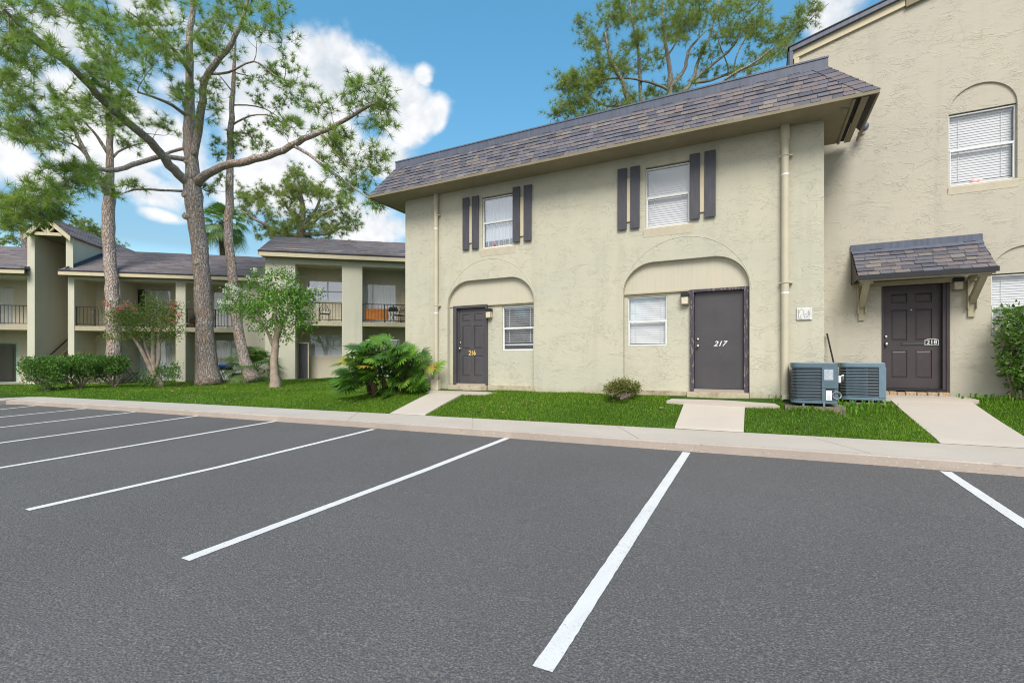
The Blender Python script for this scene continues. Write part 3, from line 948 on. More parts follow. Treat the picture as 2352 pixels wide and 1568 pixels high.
# downpipes
def downpipe(x, r, zb, lab, boot):
    p = MB(); p.tube([(x, D - .075, 4.43), (x, D - .075, zb)], r, 16)
    o = p.build('downpipe', MAT['pipe'], main, smooth=False); o['label'] = lab
    p = MB()
    p.lathe((x, D - .075, 4.16), [(r * 1.0, 0), (r * 1.22, .005), (r * 1.22, .275), (r * 1.0, .28)], 16)
    o2 = p.build('upper_sleeve', MAT['pipe'], o)
    p = MB()
    for z in (3.86, 1.48):
        p = MB(); p.lathe((x, D - .075, z), [(r * 1.02, 0), (r * 1.16, .002), (r * 1.16, .022), (r * 1.02, .024)], 16); p.box(x + r, x + r + .06, D - .085, D + .01, z, z + .02)
        p.box(x - r - .03, x - r, D - .085, D + .01, z, z + .02)
        p.build('pipe_strap', MAT['pipe'], o)
    p = MB(); p.lathe((x, D - .075, 3.5), [(r * 1.02, 0), (r * 1.03, .001), (r * 1.03, .03), (r * 1.02, .031)], 16); p.build('paint_drip', MAT['paper'], o); p = MB(); p.lathe((x, D - .075, 1.28), [(r * 1.02, 0), (r * 1.03, .001), (r * 1.03, .035), (r * 1.02, .036)], 16)
    p.build('paint_drip', MAT['paper'], o)
    if boot:
        b = MB(); ring = []
        for i in range(7):
            a = i / 6 * math.pi / 2; ring.append((x, D - .075 - .10 * (1 - math.cos(a)) - .02, zb + .02 - .10 * math.sin(a)))
        b.tube([(x, D - .075, zb + .13), (x, D - .075, zb + .05)] + ring[1:] + [(x, D - .25, zb - .085)], r * 1.12, 16, cap=False)
        b.build('outlet_boot', MAT['pipe'], o)
        MB().lathe((x, D - .235, zb - .085), [(r * 1.0, 0), (r * 1.0, .002)], 16, 'y').build('outlet_mouth', MAT['room'], o)
    else:
        b = MB(); b.lathe((x, D - .075, zb), [(r * 1.15, .0), (r * 1.15, .13), (r * 1.0, .14)], 16).box(x - .12, x + .12, D - .17, D - .004, zb - .30, zb, bev=.012)
        b.build('pipe_base', MAT['sill'], o)


downpipe(on_y(1001.5, 600, D - .075).x, .055, -.45, 'downpipe near the left corner ending in a concrete base', False)
downpipe(on_y(1803.5, 600, D - .075).x, .064, -.66, 'downpipe right of door 217 with an open boot at its foot', True)

# mansard roof
EY, EX0, EX1, EZ = 9.74, -9.33, 1.78, 4.47
TY, TX0, TX1, TZ = 10.29, -8.80, 1.09, 5.34
roof_base = MB()
run = TY - EY; rise = TZ - EZ; SL = math.hypot(run, rise)
vdir = Vector((0, run, rise)).normalized(); nrm = Vector((0, -rise, run)).normalized()
sh = MB()
kL, kR = (TX0 - EX0) / SL, (EX1 - TX1) / SL
shingles(sh, (EX0, EY, EZ), (1, 0, 0), vdir, nrm, lambda v: v * kL, lambda v: (EX1 - EX0) - v * kR, SL, .125, 3)
# side slopes
for sx, xe, xt in ((-1, EX0, TX0), (1, EX1, TX1)):
    r2 = abs(xt - xe); S2 = math.hypot(r2, rise)
    vd = Vector((-sx * r2, 0, rise)).normalized(); nn = Vector((sx * rise, 0, r2)).normalized()
    L = 11.2 if sx < 0 else 1.6
    shingles(sh, (xe, EY, EZ), (0, 1, 0), vd, nn, lambda v: v * run / S2, lambda v: L, S2, .128, 5 + sx)
roof = sh.build('roof', MAT['shingle'], main, rnd=True)
# hip caps
hc = MB()
for xe, xt in ((EX0, TX0), (EX1, TX1)):
    a, b = Vector((xe, EY, EZ)), Vector((xt, TY, TZ)); n = 8; sg = 1 if xe < 0 else -1
    out = Vector((-sg * .6, -.6, .35)).normalized(); hc = MB()
    for i in range(n):
        p, q = a.lerp(b, i / n), a.lerp(b, (i + 1.12) / n)
        l0, l1 = out * .034, out * .02
        sdx, sdy = Vector((sg * .22, 0, 0)), Vector((0, .15, 0))
        rr = rng.random()
        hc.add([p + sdx + l0 * .35 + Vector((0, -.015, 0)), p + l0, p + sdy + l0 * .35 + Vector((-sg * .015, 0, 0)), q + sdx + l1 * .35 + Vector((0, -.012, 0)), q + l1, q + sdy + l1 * .35 + Vector((-sg * .012, 0, 0)), p + sdx - Vector((0, 0, .004)), p, p + sdy],
               [(0, 1, 4, 3), (1, 2, 5, 4), (6, 7, 1, 0), (7, 8, 2, 1)], rr)
    hc.build('hip_cap', MAT['shingle'], roof, rnd=True)
# metal coping above the shingles
fl = MB()
fl.box(TX0 - .05, TX1 + .05, TY - .03, TY + .06, TZ - .03, TZ + .165).box(TX0 - .05, TX0 + .06, TY + .06, TY + 10, TZ - .03, TZ + .165).box(TX1 - .06, TX1 + .05, TY + .06, TY + 1.3, TZ - .03, TZ + .165)
fl.box(TX0 - .06, TX1 + .06, TY - .042, TY - .03, TZ + .14, TZ + .17)
fl.build('coping', MAT['slate_metal'], roof)
MB().box(TX0, TX1, TY + .07, TY + 10.5, TZ - .02, TZ + .02).build('flat_deck', MAT['dark_metal'], roof)
# fascia and soffit
fa = MB(); fa.box(EX0 - .012, EX1 + .012, EY - .016, EY + .014, EZ - .05, EZ + .006).box(EX0 - .016, EX0 + .014, EY + .014, EY + 11, EZ - .05, EZ + .006).box(EX1 - .014, EX1 + .016, EY + .014, D + 1.28, EZ - .05, EZ + .006)
fa.build('fascia', MAT['fascia'], roof)
so = MB(); so.box(EX0 + .02, XL + .02, EY + .05, EY + 11, EZ - .035, EZ - .02).box(XL + .02, XR - .02, EY + .05, D + .02, EZ - .036, EZ - .021)
so.box(XR - .02, EX1 - .34, EY + .05, D + 1.25, EZ - .035, EZ - .02).box(EX1 - .22, EX1 - .12, EY + .05, D + 1.25, EZ - .05, EZ - .02).box(EX1 - .34, EX1 - .30, EY + .05, D + 1.25, EZ - .06, EZ - .02)
for x in np.arange(-8.0, 1.2, 2.44): so.box(x, x + .006, EY + .05, D - .002, EZ - .0385, EZ - .03)
so.add([(XR + .18, 10.02, EZ - .037), (XR + .34, 10.12, EZ - .05), (XR + .30, 10.24, EZ - .11)], [(0, 1, 2)])
so.build('soffit', MAT['soffit'], roof)
MB().box(EX0 + .014, EX1 - .014, EY + .014, EY + .05, EZ - .03, EZ - .01).box(EX1 - .30, EX1 - .22, EY + .06, D + 1.25, EZ - .012, EZ - .004).build('soffit_gap', MAT['room'], roof)

# faded plaque on the wall
pl = thing('wall_plaque', 'small faded white plaque with grey etched squiggles on the cream wall right of the downpipe', 'plaque', on_y(1847, 735, D))
c = on_y(1847.3, 721, D)
MB().bbox(c.x - .125, c.x + .125, D - .03, D - .001, c.z - .112, c.z + .115, .008).build('board', MAT['plaque'], pl)
pm = MB()
def squig(pts, w=.008): pm.tube([(c.x + x, D - .031, c.z + z) for x, z in pts], w / 2, 5)
squig([(-.09, .08), (-.095, -.02), (-.09, -.08), (-.075, -.09)], .012)
squig(arc(-.045, .02, .035, .07, math.pi, 0, 12) + [(-.01, -.02)]); squig([(-.06, -.02), (-.06, -.085), (-.04, -.09)])
squig([(0, -.03), (.02, .0), (.05, .01), (.07, -.02), (.03, -.06), (.0, -.07), (.0, -.03)]); squig([(.03, -.07), (.06, -.04), (.075, .0), (.06, .06)], .01)
squig([(.09, .06), (.075, .04), (.09, -.03), (.085, -.07), (.06, -.09)]); squig([(-.06, -.10), (.03, -.097), (.08, -.1)], .007)
pm.lathe((c.x + .09, D - .03, c.z + .08), [(.009, 0), (.009, .004)], 8, 'y')
pm.build('etching', MAT['etch'], pl)

# ================================================================== TALL BUILDING (218)
E = 11.75
tall = thing('apartment_building', 'tall tan stucco building with swirled plaster and shingled awning over door 218', 'building', (4.0, E, -.7))
X0, X1, RX = .74, 13.5, 7.2
zr = lambda x: 6.56 + .264 * (x - X0) if x < RX else 6.56 + .264 * (RX - X0) - .264 * (x - RX)
UW = (3.205, 4.15, 3.30, 4.66); LW = (3.80, 4.76, .45, 1.61); DO = (2.19, 3.17, -.60, 1.55)
mb = MB()
up = [(UW[0], UW[2]), (UW[1], UW[2]), (UW[1], UW[3]), (UW[0], UW[3])]
W3 = (8.0, 8.95, 3.30, 4.66); W4 = (8.0, 8.95, .45, 1.61)
mb.holed([(X0, -1.0), (X1, -1.0), (X1, zr(X1)), (RX, zr(RX)), (X0, zr(X0))], [arched(*UW), arched(*LW), rect(*DO), arched(*W3), arched(*W4)], E, [.12, .1, .12, .12, .1], edge=False)
mb.add([(X0, E, -1), (X0, E + 11, -1), (X0, E + 11, zr(X0)), (X0, E, zr(X0)), (X1, E, -1), (X1, E + 11, -1), (X1, E + 11, zr(X1)), (X1, E, zr(X1)), (RX, E + 11, zr(RX))],
       [(0, 1, 2, 3), (4, 7, 6, 5), (1, 5, 6, 8, 2)])
# a horizontal construction seam
mb.build('wall', MAT['stucco_swirl'], tall)
for (a, b, c0, d0) in (UW, LW, W3, W4):
    r = (b - a) / 2 - .005
    g = MB(); pts = arc((a + b) / 2, d0 + .02, r + .02, r + .02, math.pi * .99, math.pi * .01, 30)
    poly = [(x, z) for x, z in pts] + [(b - .003, d0 + .002), (a + .003, d0 + .002)]
    g.prism([(a + .002, d0)] + [(b - .002, d0)] + arc((a + b) / 2, d0, (b - a) / 2 - .001, (b - a) / 2 - .001, 0, math.pi, 28)[1:-1], E + .032, E + .118)
    o = g.build('arch_panel', MAT['stucco_swirl'], tall)
    lab = 'upper arched window with a white blind and pink plush toy' if (a, c0) == (UW[0], UW[2]) else None
    w = window(None, tall, a + .005, b - .005, c0 + .005, d0 - .02, E + .06, 'mini', label=lab, gap=.05 if lab else 0)
    MB().add([(a - .005, E + .055, c0 + .004), (b + .005, E + .055, c0 + .004), (b + .01, E - .03, c0 - .03), (a - .01, E - .03, c0 - .03), (a - .01, E - .004, c0 - .16), (b + .01, E - .004, c0 - .16)],
             [(0, 3, 2, 1), (3, 4, 5, 2), (0, 4, 3), (1, 2, 5)]).build('sill', MAT['sill'], w)
    if lab:
        MB().lathe(((a + b) / 2 - .08, E + .13, c0 + .03), [(.03, 0), (.055, .03), (.055, .06), (.03, .09), (.002, .1)], 12).lathe(((a + b) / 2 + .01, E + .135, c0 + .03), [(.03, 0), (.045, .03), (.04, .06), (.002, .085)], 12).build('plush_toy', MAT['pink'], w, smooth=True)
# rake trim
rt = MB(); yk = E - .09
def rake(x0, x1, zlo, zhi, y0, y1, mbx):
    mbx.add([(x, y, zr(x) + o) for y in (y0, y1) for x, o in ((x0, zlo), (x1, zlo), (x1, zhi), (x0, zhi))], [(0, 1, 2, 3), (7, 6, 5, 4), (0, 4, 5, 1), (1, 5, 6, 2), (2, 6, 7, 3), (3, 7, 4, 0)])
fr_ = MB()
rake(RX, X1 + .06, -.15, .02, E - .05, E + .02, fr_); fr_.build('frieze_board', MAT['trim_light'], tall); fr_ = MB(); rake(X0 - .06, 2.55, -.15, .02, E - .05, E + .02, fr_)
fr_.box(X0 - .045, X0 + .05, E - .049, E + .02, 4.2, zr(X0) - .155)
fr_.build('frieze_board', MAT['trim_light'], tall)
f2 = MB(); rake(2.56, RX, -.19, .01, E - .07, E + .02, f2); f2.build('loose_frieze_board', MAT['soffit'], tall)
rake(X0 - .13, RX, .0, .095, E - .12, E + 11, rt); rake(RX + .0005, X1 + .13, .0, .095, E - .12, E + 11, rt)
rt.box(X0 - .13, X0 - .065, E - .12, E + 11, 4.0, zr(X0 - .13) - .002)
rt.build('rake_fascia', MAT['slate_metal'], tall)
dm = MB(); rake(X0 - .16, RX, .097, .117, E - .14, E + 11, dm); rake(RX + .0005, X1 + .15, .097, .117, E - .14, E + 11, dm); dm.box(X0 - .155, X0 - .131, E - .13, E + 11, 4.0, zr(X0 - .13)); dm.build('drip_edge', MAT['dark_metal'], tall)
# door 218
o = six_panel(MB(), 2.225, 3.115, -.50, 1.50, E + .085).build('door', MAT['door_plum'], tall); o['label'] = 'plum brown six panel door with mail slot and plate 218'
f = MB(); f.box(2.192, 2.222, E - .01, E + .13, -.55, 1.545).box(3.118, 3.168, E - .01, E + .13, -.55, 1.545).box(2.222, 3.118, E - .01, E + .13, 1.503, 1.545)
f.box(3.168, 3.215, E - .03, E - .001, -.58, 1.56)
f.build('door_frame', MAT['door_plum'], o)
MB().box(2.2, 3.16, E - .02, E + .12, -.548, -.505).build('threshold', MAT['dark_metal'], o)
knob(None, o, 2.275, E + .085, .36, r=.034); deadbolt(None, o, 2.275, E + .085, .505)
MB().bbox(2.52, 2.87, E + .07, E + .086, .335, .385, .006).build('mail_slot', MAT['door'], o)
pc = (2.975, .385)
MB().prism([(pc[0] - .105, pc[1] - .055), (pc[0] + .105, pc[1] - .055), (pc[0] + .105, pc[1] + .045)] + arc(pc[0], pc[1] + .04, .10, .03, 0, math.pi, 8)[1:-1] + [(pc[0] - .105, pc[1] + .045)], E + .068, E + .078).build('number_plate', MAT['paper'], o)
MB().prism([(pc[0] - .095, pc[1] - .047), (pc[0] + .095, pc[1] - .047), (pc[0] + .095, pc[1] + .04)] + arc(pc[0], pc[1] + .036, .09, .025, 0, math.pi, 8)[1:-1] + [(pc[0] - .095, pc[1] + .04)], E + .065, E + .069).build('plate_face', MAT['black'], o)
numerals('218', pc[0], E + .063, pc[1] + .0, .105, MAT['paper'], o, 0, 1.0)
MB().lathe((2.67, E + .086, 1.02), [(.011, -.002), (.011, .006), (.002, .008)], 10, 'y').build('peephole', MAT['steel'], o)
bs = MB()
xq = 2.1
while xq < 3.05:
    w_ = rng.uniform(.09, .2); bs.bbox(xq, xq + w_ - .012, E - .14 + rng.uniform(-.015, .015), E + .0, -.68, -.56 + rng.uniform(-.012, .01), .01); xq += w_
bs.build('brick_step', MAT['brick'], tall)
# awning
aw = MB(); ax0, ax1, az0, az1, ap = 1.70, 3.66, 1.63, 2.26, .70
vd = Vector((0, ap, az1 - az0)); SLa = vd.length; nn = Vector((0, -(az1 - az0), ap)).normalized()
shingles(aw, (ax0, E - ap, az0), (1, 0, 0), vd, nn, lambda v: 0, lambda v: ax1 - ax0, SLa, .125, 21, .14, .3)
o = aw.build('awning', MAT['shingle'], tall, rnd=True); o['label'] = 'small shingled awning over door 218'
MB().box(ax0 - .015, ax1 + .015, E - ap - .022, E - ap - .004, az0 - .075, az0 + .012).add([(ax0 - .012, E - ap - .004, az0 - .07), (ax0 - .012, E, az0 - .07), (ax0 - .012, E, az1 - .01), (ax0 - .012, E - ap - .004, az0), (ax0, E - ap - .004, az0 - .07), (ax0, E, az0 - .07), (ax0, E, az1 - .01), (ax0, E - ap - .004, az0)],
   [(0, 1, 2, 3), (4, 7, 6, 5), (0, 3, 7, 4), (0, 4, 5, 1)]).build('awning_edge', MAT['dark_metal'], o)
MB().box(ax0 - .02, ax1 + .01, E - .045, E - .002, az1 - .04, az1 + .095).add([(ax0 - .01, E - .05, az1 - .03), (ax1 + .01, E - .05, az1 - .03), (ax1 + .01, E - .15, az1 - .10), (ax0 - .01, E - .15, az1 - .10)], [(0, 1, 2, 3)]).build('awning_flashing', MAT['slate_metal'], o)
MB().add([(ax0 + .03, E - ap + .01, az0 - .03), (ax1 - .03, E - ap + .01, az0 - .03), (ax1 - .03, E - .01, az1 - .06), (ax0 + .03, E - .01, az1 - .06)], [(0, 1, 2, 3)]).box(ax0 + .02, ax1 - .02, E - ap + .02, E - ap + .07, az0 - .10, az0 - .03).box(ax0 + .02, ax1 - .02, E - .06, E - .004, 1.50, 1.58).build('awning_lining', MAT['trim'], o)
for bx in (1.86, 3.52):
    b = MB(); b.box(bx - .05, bx + .05, E - .04, E - .003, .84, 1.52).box(bx - .07, bx - .052, E - .10, E - .004, .98, 1.50).box(bx + .052, bx + .07, E - .10, E - .004, .98, 1.50)
    b.bar((bx, E - .03, 1.12), (bx, E - ap + .1, 1.56), .095, .09); b.box(bx - .05, bx + .05, E - ap + .06, E - .05, 1.525, 1.60)
    b.box(bx - .09, bx + .09, E - ap + .08, E - ap + .16, 1.50, 1.545)
    b.build('awning_bracket', MAT['trim'], o)

# wall lamps beside the doors
def lamp_at(label, p, back, first=None):
    if first is not None: return copy_tree(first, p, 0, label)
    t = thing('wall_lamp', label, 'wall lamp', p, 0, 'wall lamps beside the doors')
    x, y, z = p
    MB().bbox(x - .07, x + .07, y - .012, y, z - .12, z + .11, .004).build('backplate', MAT['soffit'], t)
    MB().bbox(x - .08, x + .08, y - .12, y - .012, z + .035, z + .115, .008).build('cap', MAT['dark_metal'], t)
    g = MB().bbox(x - .066, x + .066, y - .105, y - .014, z - .11, z + .034, .006).build('glass_shade', MAT['frost'], t)
    fr = MB()
    for sx in (-.068, .068): fr.box(x + sx - .006, x + sx + .006, y - .11, y - .10, z - .115, z + .034)
    fr.box(x - .074, x + .074, y - .11, y - .012, z - .125, z - .112)
    fr.build('cage', MAT['soffit'], t)
    return t


L0 = lamp_at('black capped wall lamp with frosted shade just right of door 216', Vector((on_y(1122.5, 717, D + .05).x, D + .128, 1.24)), 0)
lamp_at('black capped wall lamp between the blind window and door 217', Vector((on_y(1573, 685, D + .05).x, D + .128, 1.32)), 0, L0)
lamp_at('black capped wall lamp under the shingled awning by door 218', Vector((on_y(2200, 648, E - .05).x, E - .001, 1.46)), 0, L0)

# security light under the far eave
p = on_y(1983, 296, E - .14)
t = thing('security_light', 'small dark round floodlight under the corner eave of the mansard roof', 'light', p)
MB().lathe((p.x, p.y, p.z), [(.02, -.12), (.02, 0), (.07, .02), (.075, .12), (.06, .14), (.002, .14)], 14, 'y').build('housing', MAT['slate_metal'], t, smooth=True)
MB().lathe((p.x, E - .002, p.z), [(.06, -.001), (.06, .03), (.02, .035)], 14, 'y').build('mount', MAT['trim'], t)

# leaning conduit and outlet box in the corner
pa, pb_ = on_y(1899.5, 766, E - .06), on_y(1916, 838, E - .35)
cd = thing('conduit_pipe', 'thin black pipe leaning in the corner behind the condensers', 'pipe', (pb_.x, pb_.y, -.62))
MB().tube([pa, pb_, (pb_.x + .1, pb_.y - .1, -.66)], .016, 8).build('pipe', MAT['black'], cd)
ob = on_y(1903.5, 806, E)
eb = thing('outlet_box', 'small beige outlet box on the wall behind the condensers', 'outlet box', (XR + .05, 11.1, ob.z - .1))
MB().bbox(XR + .003, XR + .07, 11.0, 11.14, ob.z - .10, ob.z + .10, .006).build('box', MAT['trim_light'], eb)
MB().bbox(XR + .07, XR + .078, 11.02, 11.12, ob.z - .05, ob.z + .05, .003).build('cover', MAT['sticker'], eb)

# ================================================================== CONDENSERS
def condenser(x0, x1, y0, y1, z0, z1, label, panel, casing, group):
    t = thing('air_conditioner', label, 'air conditioner', ((x0 + x1) / 2, (y0 + y1) / 2, z0), 0, group)
    def ring(b):
        r = .13 - b; pts = []
        for (cx, cy, a0) in ((x1 - .05, y0 + .05, -90), (x1 - .05, y1 - .05, 0), (x0 + .13, y1 - .13, 90), (x0 + .13, y0 + .13, 180)):
            rr = (.05 - b * .4) if cx > (x0 + x1) / 2 else r
            for k in range(7):
                a = R(a0 + 15 * k); pts.append((cx + rr * math.cos(a), cy + rr * math.sin(a)))
        return pts
    def loop(mb, b, za, zb, cap=False):
        p = ring(b); n = len(p)
        mb.add([(x, y, za) for x, y in p] + [(x, y, zb) for x, y in p], [(i, (i + 1) % n, (i + 1) % n + n, i + n) for i in range(n)] + ([tuple(range(n, 2 * n)), tuple(range(n - 1, -1, -1))] if cap else []))
    core = MB(); loop(core, .03, z0 + .05, z1 - .05, True); core.build('coil', MAT['acfin'], t)
    lv = MB(); n = 10; h = (z1 - z0 - .16) / n
    for i in range(n + 1):
        zc = z0 + .06 + h * i
        loop(lv, .012, zc, zc + .012, True)
    for fx in np.linspace(.12, .6, 24):
        xx = x0 + (x1 - x0) * fx; lv.box(xx, xx + .003, y0 + .018, y0 + .021, z0 + .06, z1 - .09)
    lv.build('louvre', MAT[casing], t)
    tp = MB(); loop(tp, -.004, z1 - .085, z1 - .02); 
    # top with round fan opening
    o, n = ring(-.004), 28; cx, cy, rr = (x0 + x1) / 2 - .02, (y0 + y1) / 2, min(x1 - x0, y1 - y0) * .39
    ang = [math.atan2(y - cy, x - cx) for x, y in o]
    vs = [(x, y, z1 - .02) for x, y in o] + [(cx + (x - cx) * .97, cy + (y - cy) * .97, z1 - .004) for x, y in o] + [(cx + rr * math.cos(a), cy + rr * math.sin(a), z1) for a in ang] + [(cx + rr * math.cos(a) * .96, cy + rr * math.sin(a) * .96, z1 - .09) for a in ang]
    tp.add(vs, [(k * 28 + i, k * 28 + (i + 1) % 28, (k + 1) * 28 + (i + 1) % 28, (k + 1) * 28 + i) for k in range(3) for i in range(28)])
    tp.build('top_cover', MAT[casing], t)
    gr = MB()
    for q in range(1, 6): gr.tube([(cx + rr * q / 6 * math.cos(a), cy + rr * q / 6 * math.sin(a), z1 - .004) for a in np.linspace(0, 2 * math.pi, 25)], .0035, 4)
    for q in range(6):
        a = q * math.pi / 3; gr.tube([(cx, cy, z1 - .004), (cx + rr * math.cos(a), cy + rr * math.sin(a), z1 - .004)], .004, 4)
    gr.lathe((cx, cy, z1 - .03), [(.07, 0), (.07, .03), (.05, .035)], 14)
    gr.build('fan_guard', MAT['black'], t)
    bs = MB(); loop(bs, .0, z0, z0 + .05, True); bs.build('base_pan', MAT[casing], t)
    cp = MB()
    if panel:
        xa = x0 + (x1 - x0) * .655
        cp.bbox(xa, x1 + .004, y0 - .008, y0 + .06, z0 + .26, z1 - .086, .006).bbox(xa, xa + .055, y0 - .006, y0 + .05, z0 + .0, z0 + .26, .004).box(x1 - .05, x1 + .002, y0 + .01, y1 - .05, z0 + .05, z1 - .09)
        o = cp.build('service_panel', MAT[casing], t)
        MB().box(xa + .035, xa + .165, y0 - .011, y0 - .0085, z1 - .30, z1 - .12).build('rating_label', MAT['sticker'], o)
        MB().box(xa + .06, xa + .145, y0 - .011, y0 - .0065, z0 + .06, z0 + .225).build('notice_label', MAT['paper'], o)
        MB().box(xa + .072, xa + .134, y0 - .0125, y0 - .0112, z0 + .08, z0 + .09).box(xa + .072, xa + .134, y0 - .0125, y0 - .0112, z0 + .11, z0 + .12).box(xa + .072, xa + .125, y0 - .0125, y0 - .0112, z0 + .14, z0 + .15).build('notice_lines', MAT['sticker'], o)
        c = MB(); c.tube([(x1 - .02 + .06 * math.cos(a), y0 + .0, z0 + .14 + .06 * math.sin(a)) for a in np.linspace(0, 4 * math.pi * .95, 40)], .011, 7)
        c.build('refrigerant_coil', MAT['sticker'], t)
        MB().bbox(x1 + .005, x1 + .045, y0 + .02, y0 + .06, z0 + .36, z0 + .48, .005).tube([(x1 + .04, y0 + .03, z0 + .47), (x1 + .08, y0 + .05, z0 + .49), (x1 + .09, y0 + .2, z0 + .40)], .01, 6).build('disconnect', MAT['paper'], t)
    else:
        xa = x0 + (x1 - x0) * .84
        cp.bbox(xa, x1 + .004, y0 - .006, y1 - .04, z0 + .04, z1 - .086, .008); cp.build('corner_panel', MAT['acmetal_light'], t)
    for (fx, fy) in ((x0 + .18, y0 + .02), (x1 - .2, y0 - .002)):
        MB().box(fx - .015, fx + .015, fy - .006, fy + .02, z0 - .05, z0 + .03).build('foot', MAT['acmetal_light'], t)
    return t


condenser(.54, 1.22, 9.72, 10.33, -.705, .0, 'blue grey air conditioner with service panel and label, on a mossy pad by the downpipe', True, 'acmetal', 'air conditioners in the lawn')
condenser(1.42, 2.10, 10.92, 11.55, -.70, .0, 'blue grey air conditioner tucked back beside door 218, louvred front with plain corner panel', False, 'acmetal_light', 'air conditioners in the lawn')
pd = MB().add([(.44, 9.69, -.76), (1.32, 9.67, -.758), (1.34, 10.36, -.757), (.44, 10.36, -.757), (.44, 9.69, -.98), (1.32, 9.67, -1.0), (1.36, 10.36, -.95), (.42, 10.36, -.95)],
              [(0, 1, 2, 3), (4, 5, 1, 0), (5, 6, 2, 1), (7, 4, 0, 3)])
tag(pd.build('equipment_pad', MAT['mossy'], origin=(.9, 9.9, -.9)), 'dirty concrete pad under the air conditioner by the downpipe', 'concrete pad')
tag(MB().bbox(1.36, 2.14, 10.86, 11.6, -.90, -.751, .01).build('equipment_pad', MAT['mossy'], origin=(1.75, 11.2, -.85)), 'low concrete pad under the air conditioner beside door 218', 'concrete pad')

# ================================================================== BALCONY BUILDINGS (far side of the lawn)
PH = R(78)
r_, f_ = Vector((C_, S_, 0)), Vector((-S_, C_, 0))
ex = r_ * math.sin(PH) + f_ * math.cos(PH)
ed = -r_ * math.cos(PH) + f_ * math.sin(PH)
OT = 22.3; OR_, OF_ = (605 - CX) / F * OT, OT
OO = r_ * OR_ + f_ * OF_
TL = Matrix(((ex.x, ed.x, 0, OO.x), (ex.y, ed.y, 0, OO.y), (0, 0, 1, 0), (0, 0, 0, 1)))
LROT = math.atan2(ex.y, ex.x)


def lb(px, py, d):
    """survey sight line -> (s, z) on the plane at depth d of the balcony buildings"""
    u = (px - CX) / F; se, ce = math.sin(PH), math.cos(PH)
    s = (u * (OF_ + d * se) - OR_ + d * ce) / (se - u * ce)
    tt = OF_ + s * ce + d * se
    return s, (HY - py) / F * tt


def ls(px, d): return lb(px, HY, d)[0]
def lz(px, py, d): return lb(px, py, d)[1]
def lw(s, d, z): return TL @ Vector((s, d, z))


def lroof(name, parent, s0, s1, d0, z0, d1, z1, seed, edge=.0):
    sh = MB(); P0 = lw(s0, d0, z0); Vv = ed * (d1 - d0) + Vector((0, 0, z1 - z0)); H = Vv.length
    nn = ex.cross(Vv).normalized()
    if nn.z < 0: nn = -nn
    shingles(sh, P0, ex, Vv, nn, lambda v: 0, lambda v: s1 - s0, H, .14, seed, .2, .8)
    return sh.build(name, MAT['shingle_lightened'], parent, rnd=True)


def railing(parent, s0, s1, d, z0, z1, n_post=1):
    m = MB(TL)
    m.box(s0, s1, d - .02, d + .02, z1 - .035, z1).box(s0, s1, d - .014, d + .014, z0 + .07, z0 + .10)
    n = int((s1 - s0) / .14)
    for i in range(1, n): 
        s = s0 + (s1 - s0) * i / n; m.box(s - .008, s + .008, d - .008, d + .008, z0 + .10, z1 - .035)
    for i in range(n_post):
        s = s0 + (s1 - s0) * (i + 1) / (n_post + 1); m.box(s - .022, s + .022, d - .022, d + .022, z0, z1)
    for s in (s0 + .03, s1 - .03): m.box(s - .015, s + .015, d - .015, d + .015, z0, z1 - .03)
    return m.build('railing', MAT['black'], parent)


# ---------------- taller block beside the long building
SA0, SA1 = ls(609, 0), 13.0
pa_ = thing('apartment_building', 'grey green balcony building half hidden behind the corner of the long cream building', 'building', lw(3, 0, -.8), LROT)
o1 = (ls(678, 0), ls(785.5, 0)); o2 = (ls(832, 0), ls(932.5, 0)); o3 = (ls(985, 0), ls(1090, 0))
z_top = lz(680, 606, 0); z_s1 = lz(700, 737, 0); z_s0 = lz(700, 747, 0); z_g = -.95
za_eave = lz(603, 580, 0)
mb = MB(TL)
holes = []
for o in (o1, o2, o3): holes += [rect(*o, z_s0, z_top), rect(*o, z_g + .02, z_s0 - .30)]
holes = [rect(*o, z_g + .02, z_top) for o in (o1, o2, o3)]
mb.holed(rect(SA0, SA1, z_g - .1, za_eave + .25), holes, 0, .32, edge=False)
mb.add([(SA0, 0, z_g - .1), (SA0, 9, z_g - .1), (SA0, 9, za_eave + 1.0), (SA0, 2.3, za_eave + 1.35), (SA0, 0, za_eave + .25)], [(0, 1, 2, 3, 4)])
mb.add([(SA1, 0, z_g - .1), (SA1, 9, z_g - .1), (SA1, 9, za_eave + 1.0), (SA1, 2.3, za_eave + 1.35), (SA1, 0, za_eave + .25)], [(0, 4, 3, 2, 1)])
for s0, s1 in ((SA0 + .02, o1[0] - .12), (o1[1] + .18, o2[0] - .18), (o2[1] + .1, o3[0] - .18)):
    mb.box(s0, s1, .32, 1.65, z_g - .1, z_top + .12)
mb.build('wall', MAT['stucco_fine'], pa_)
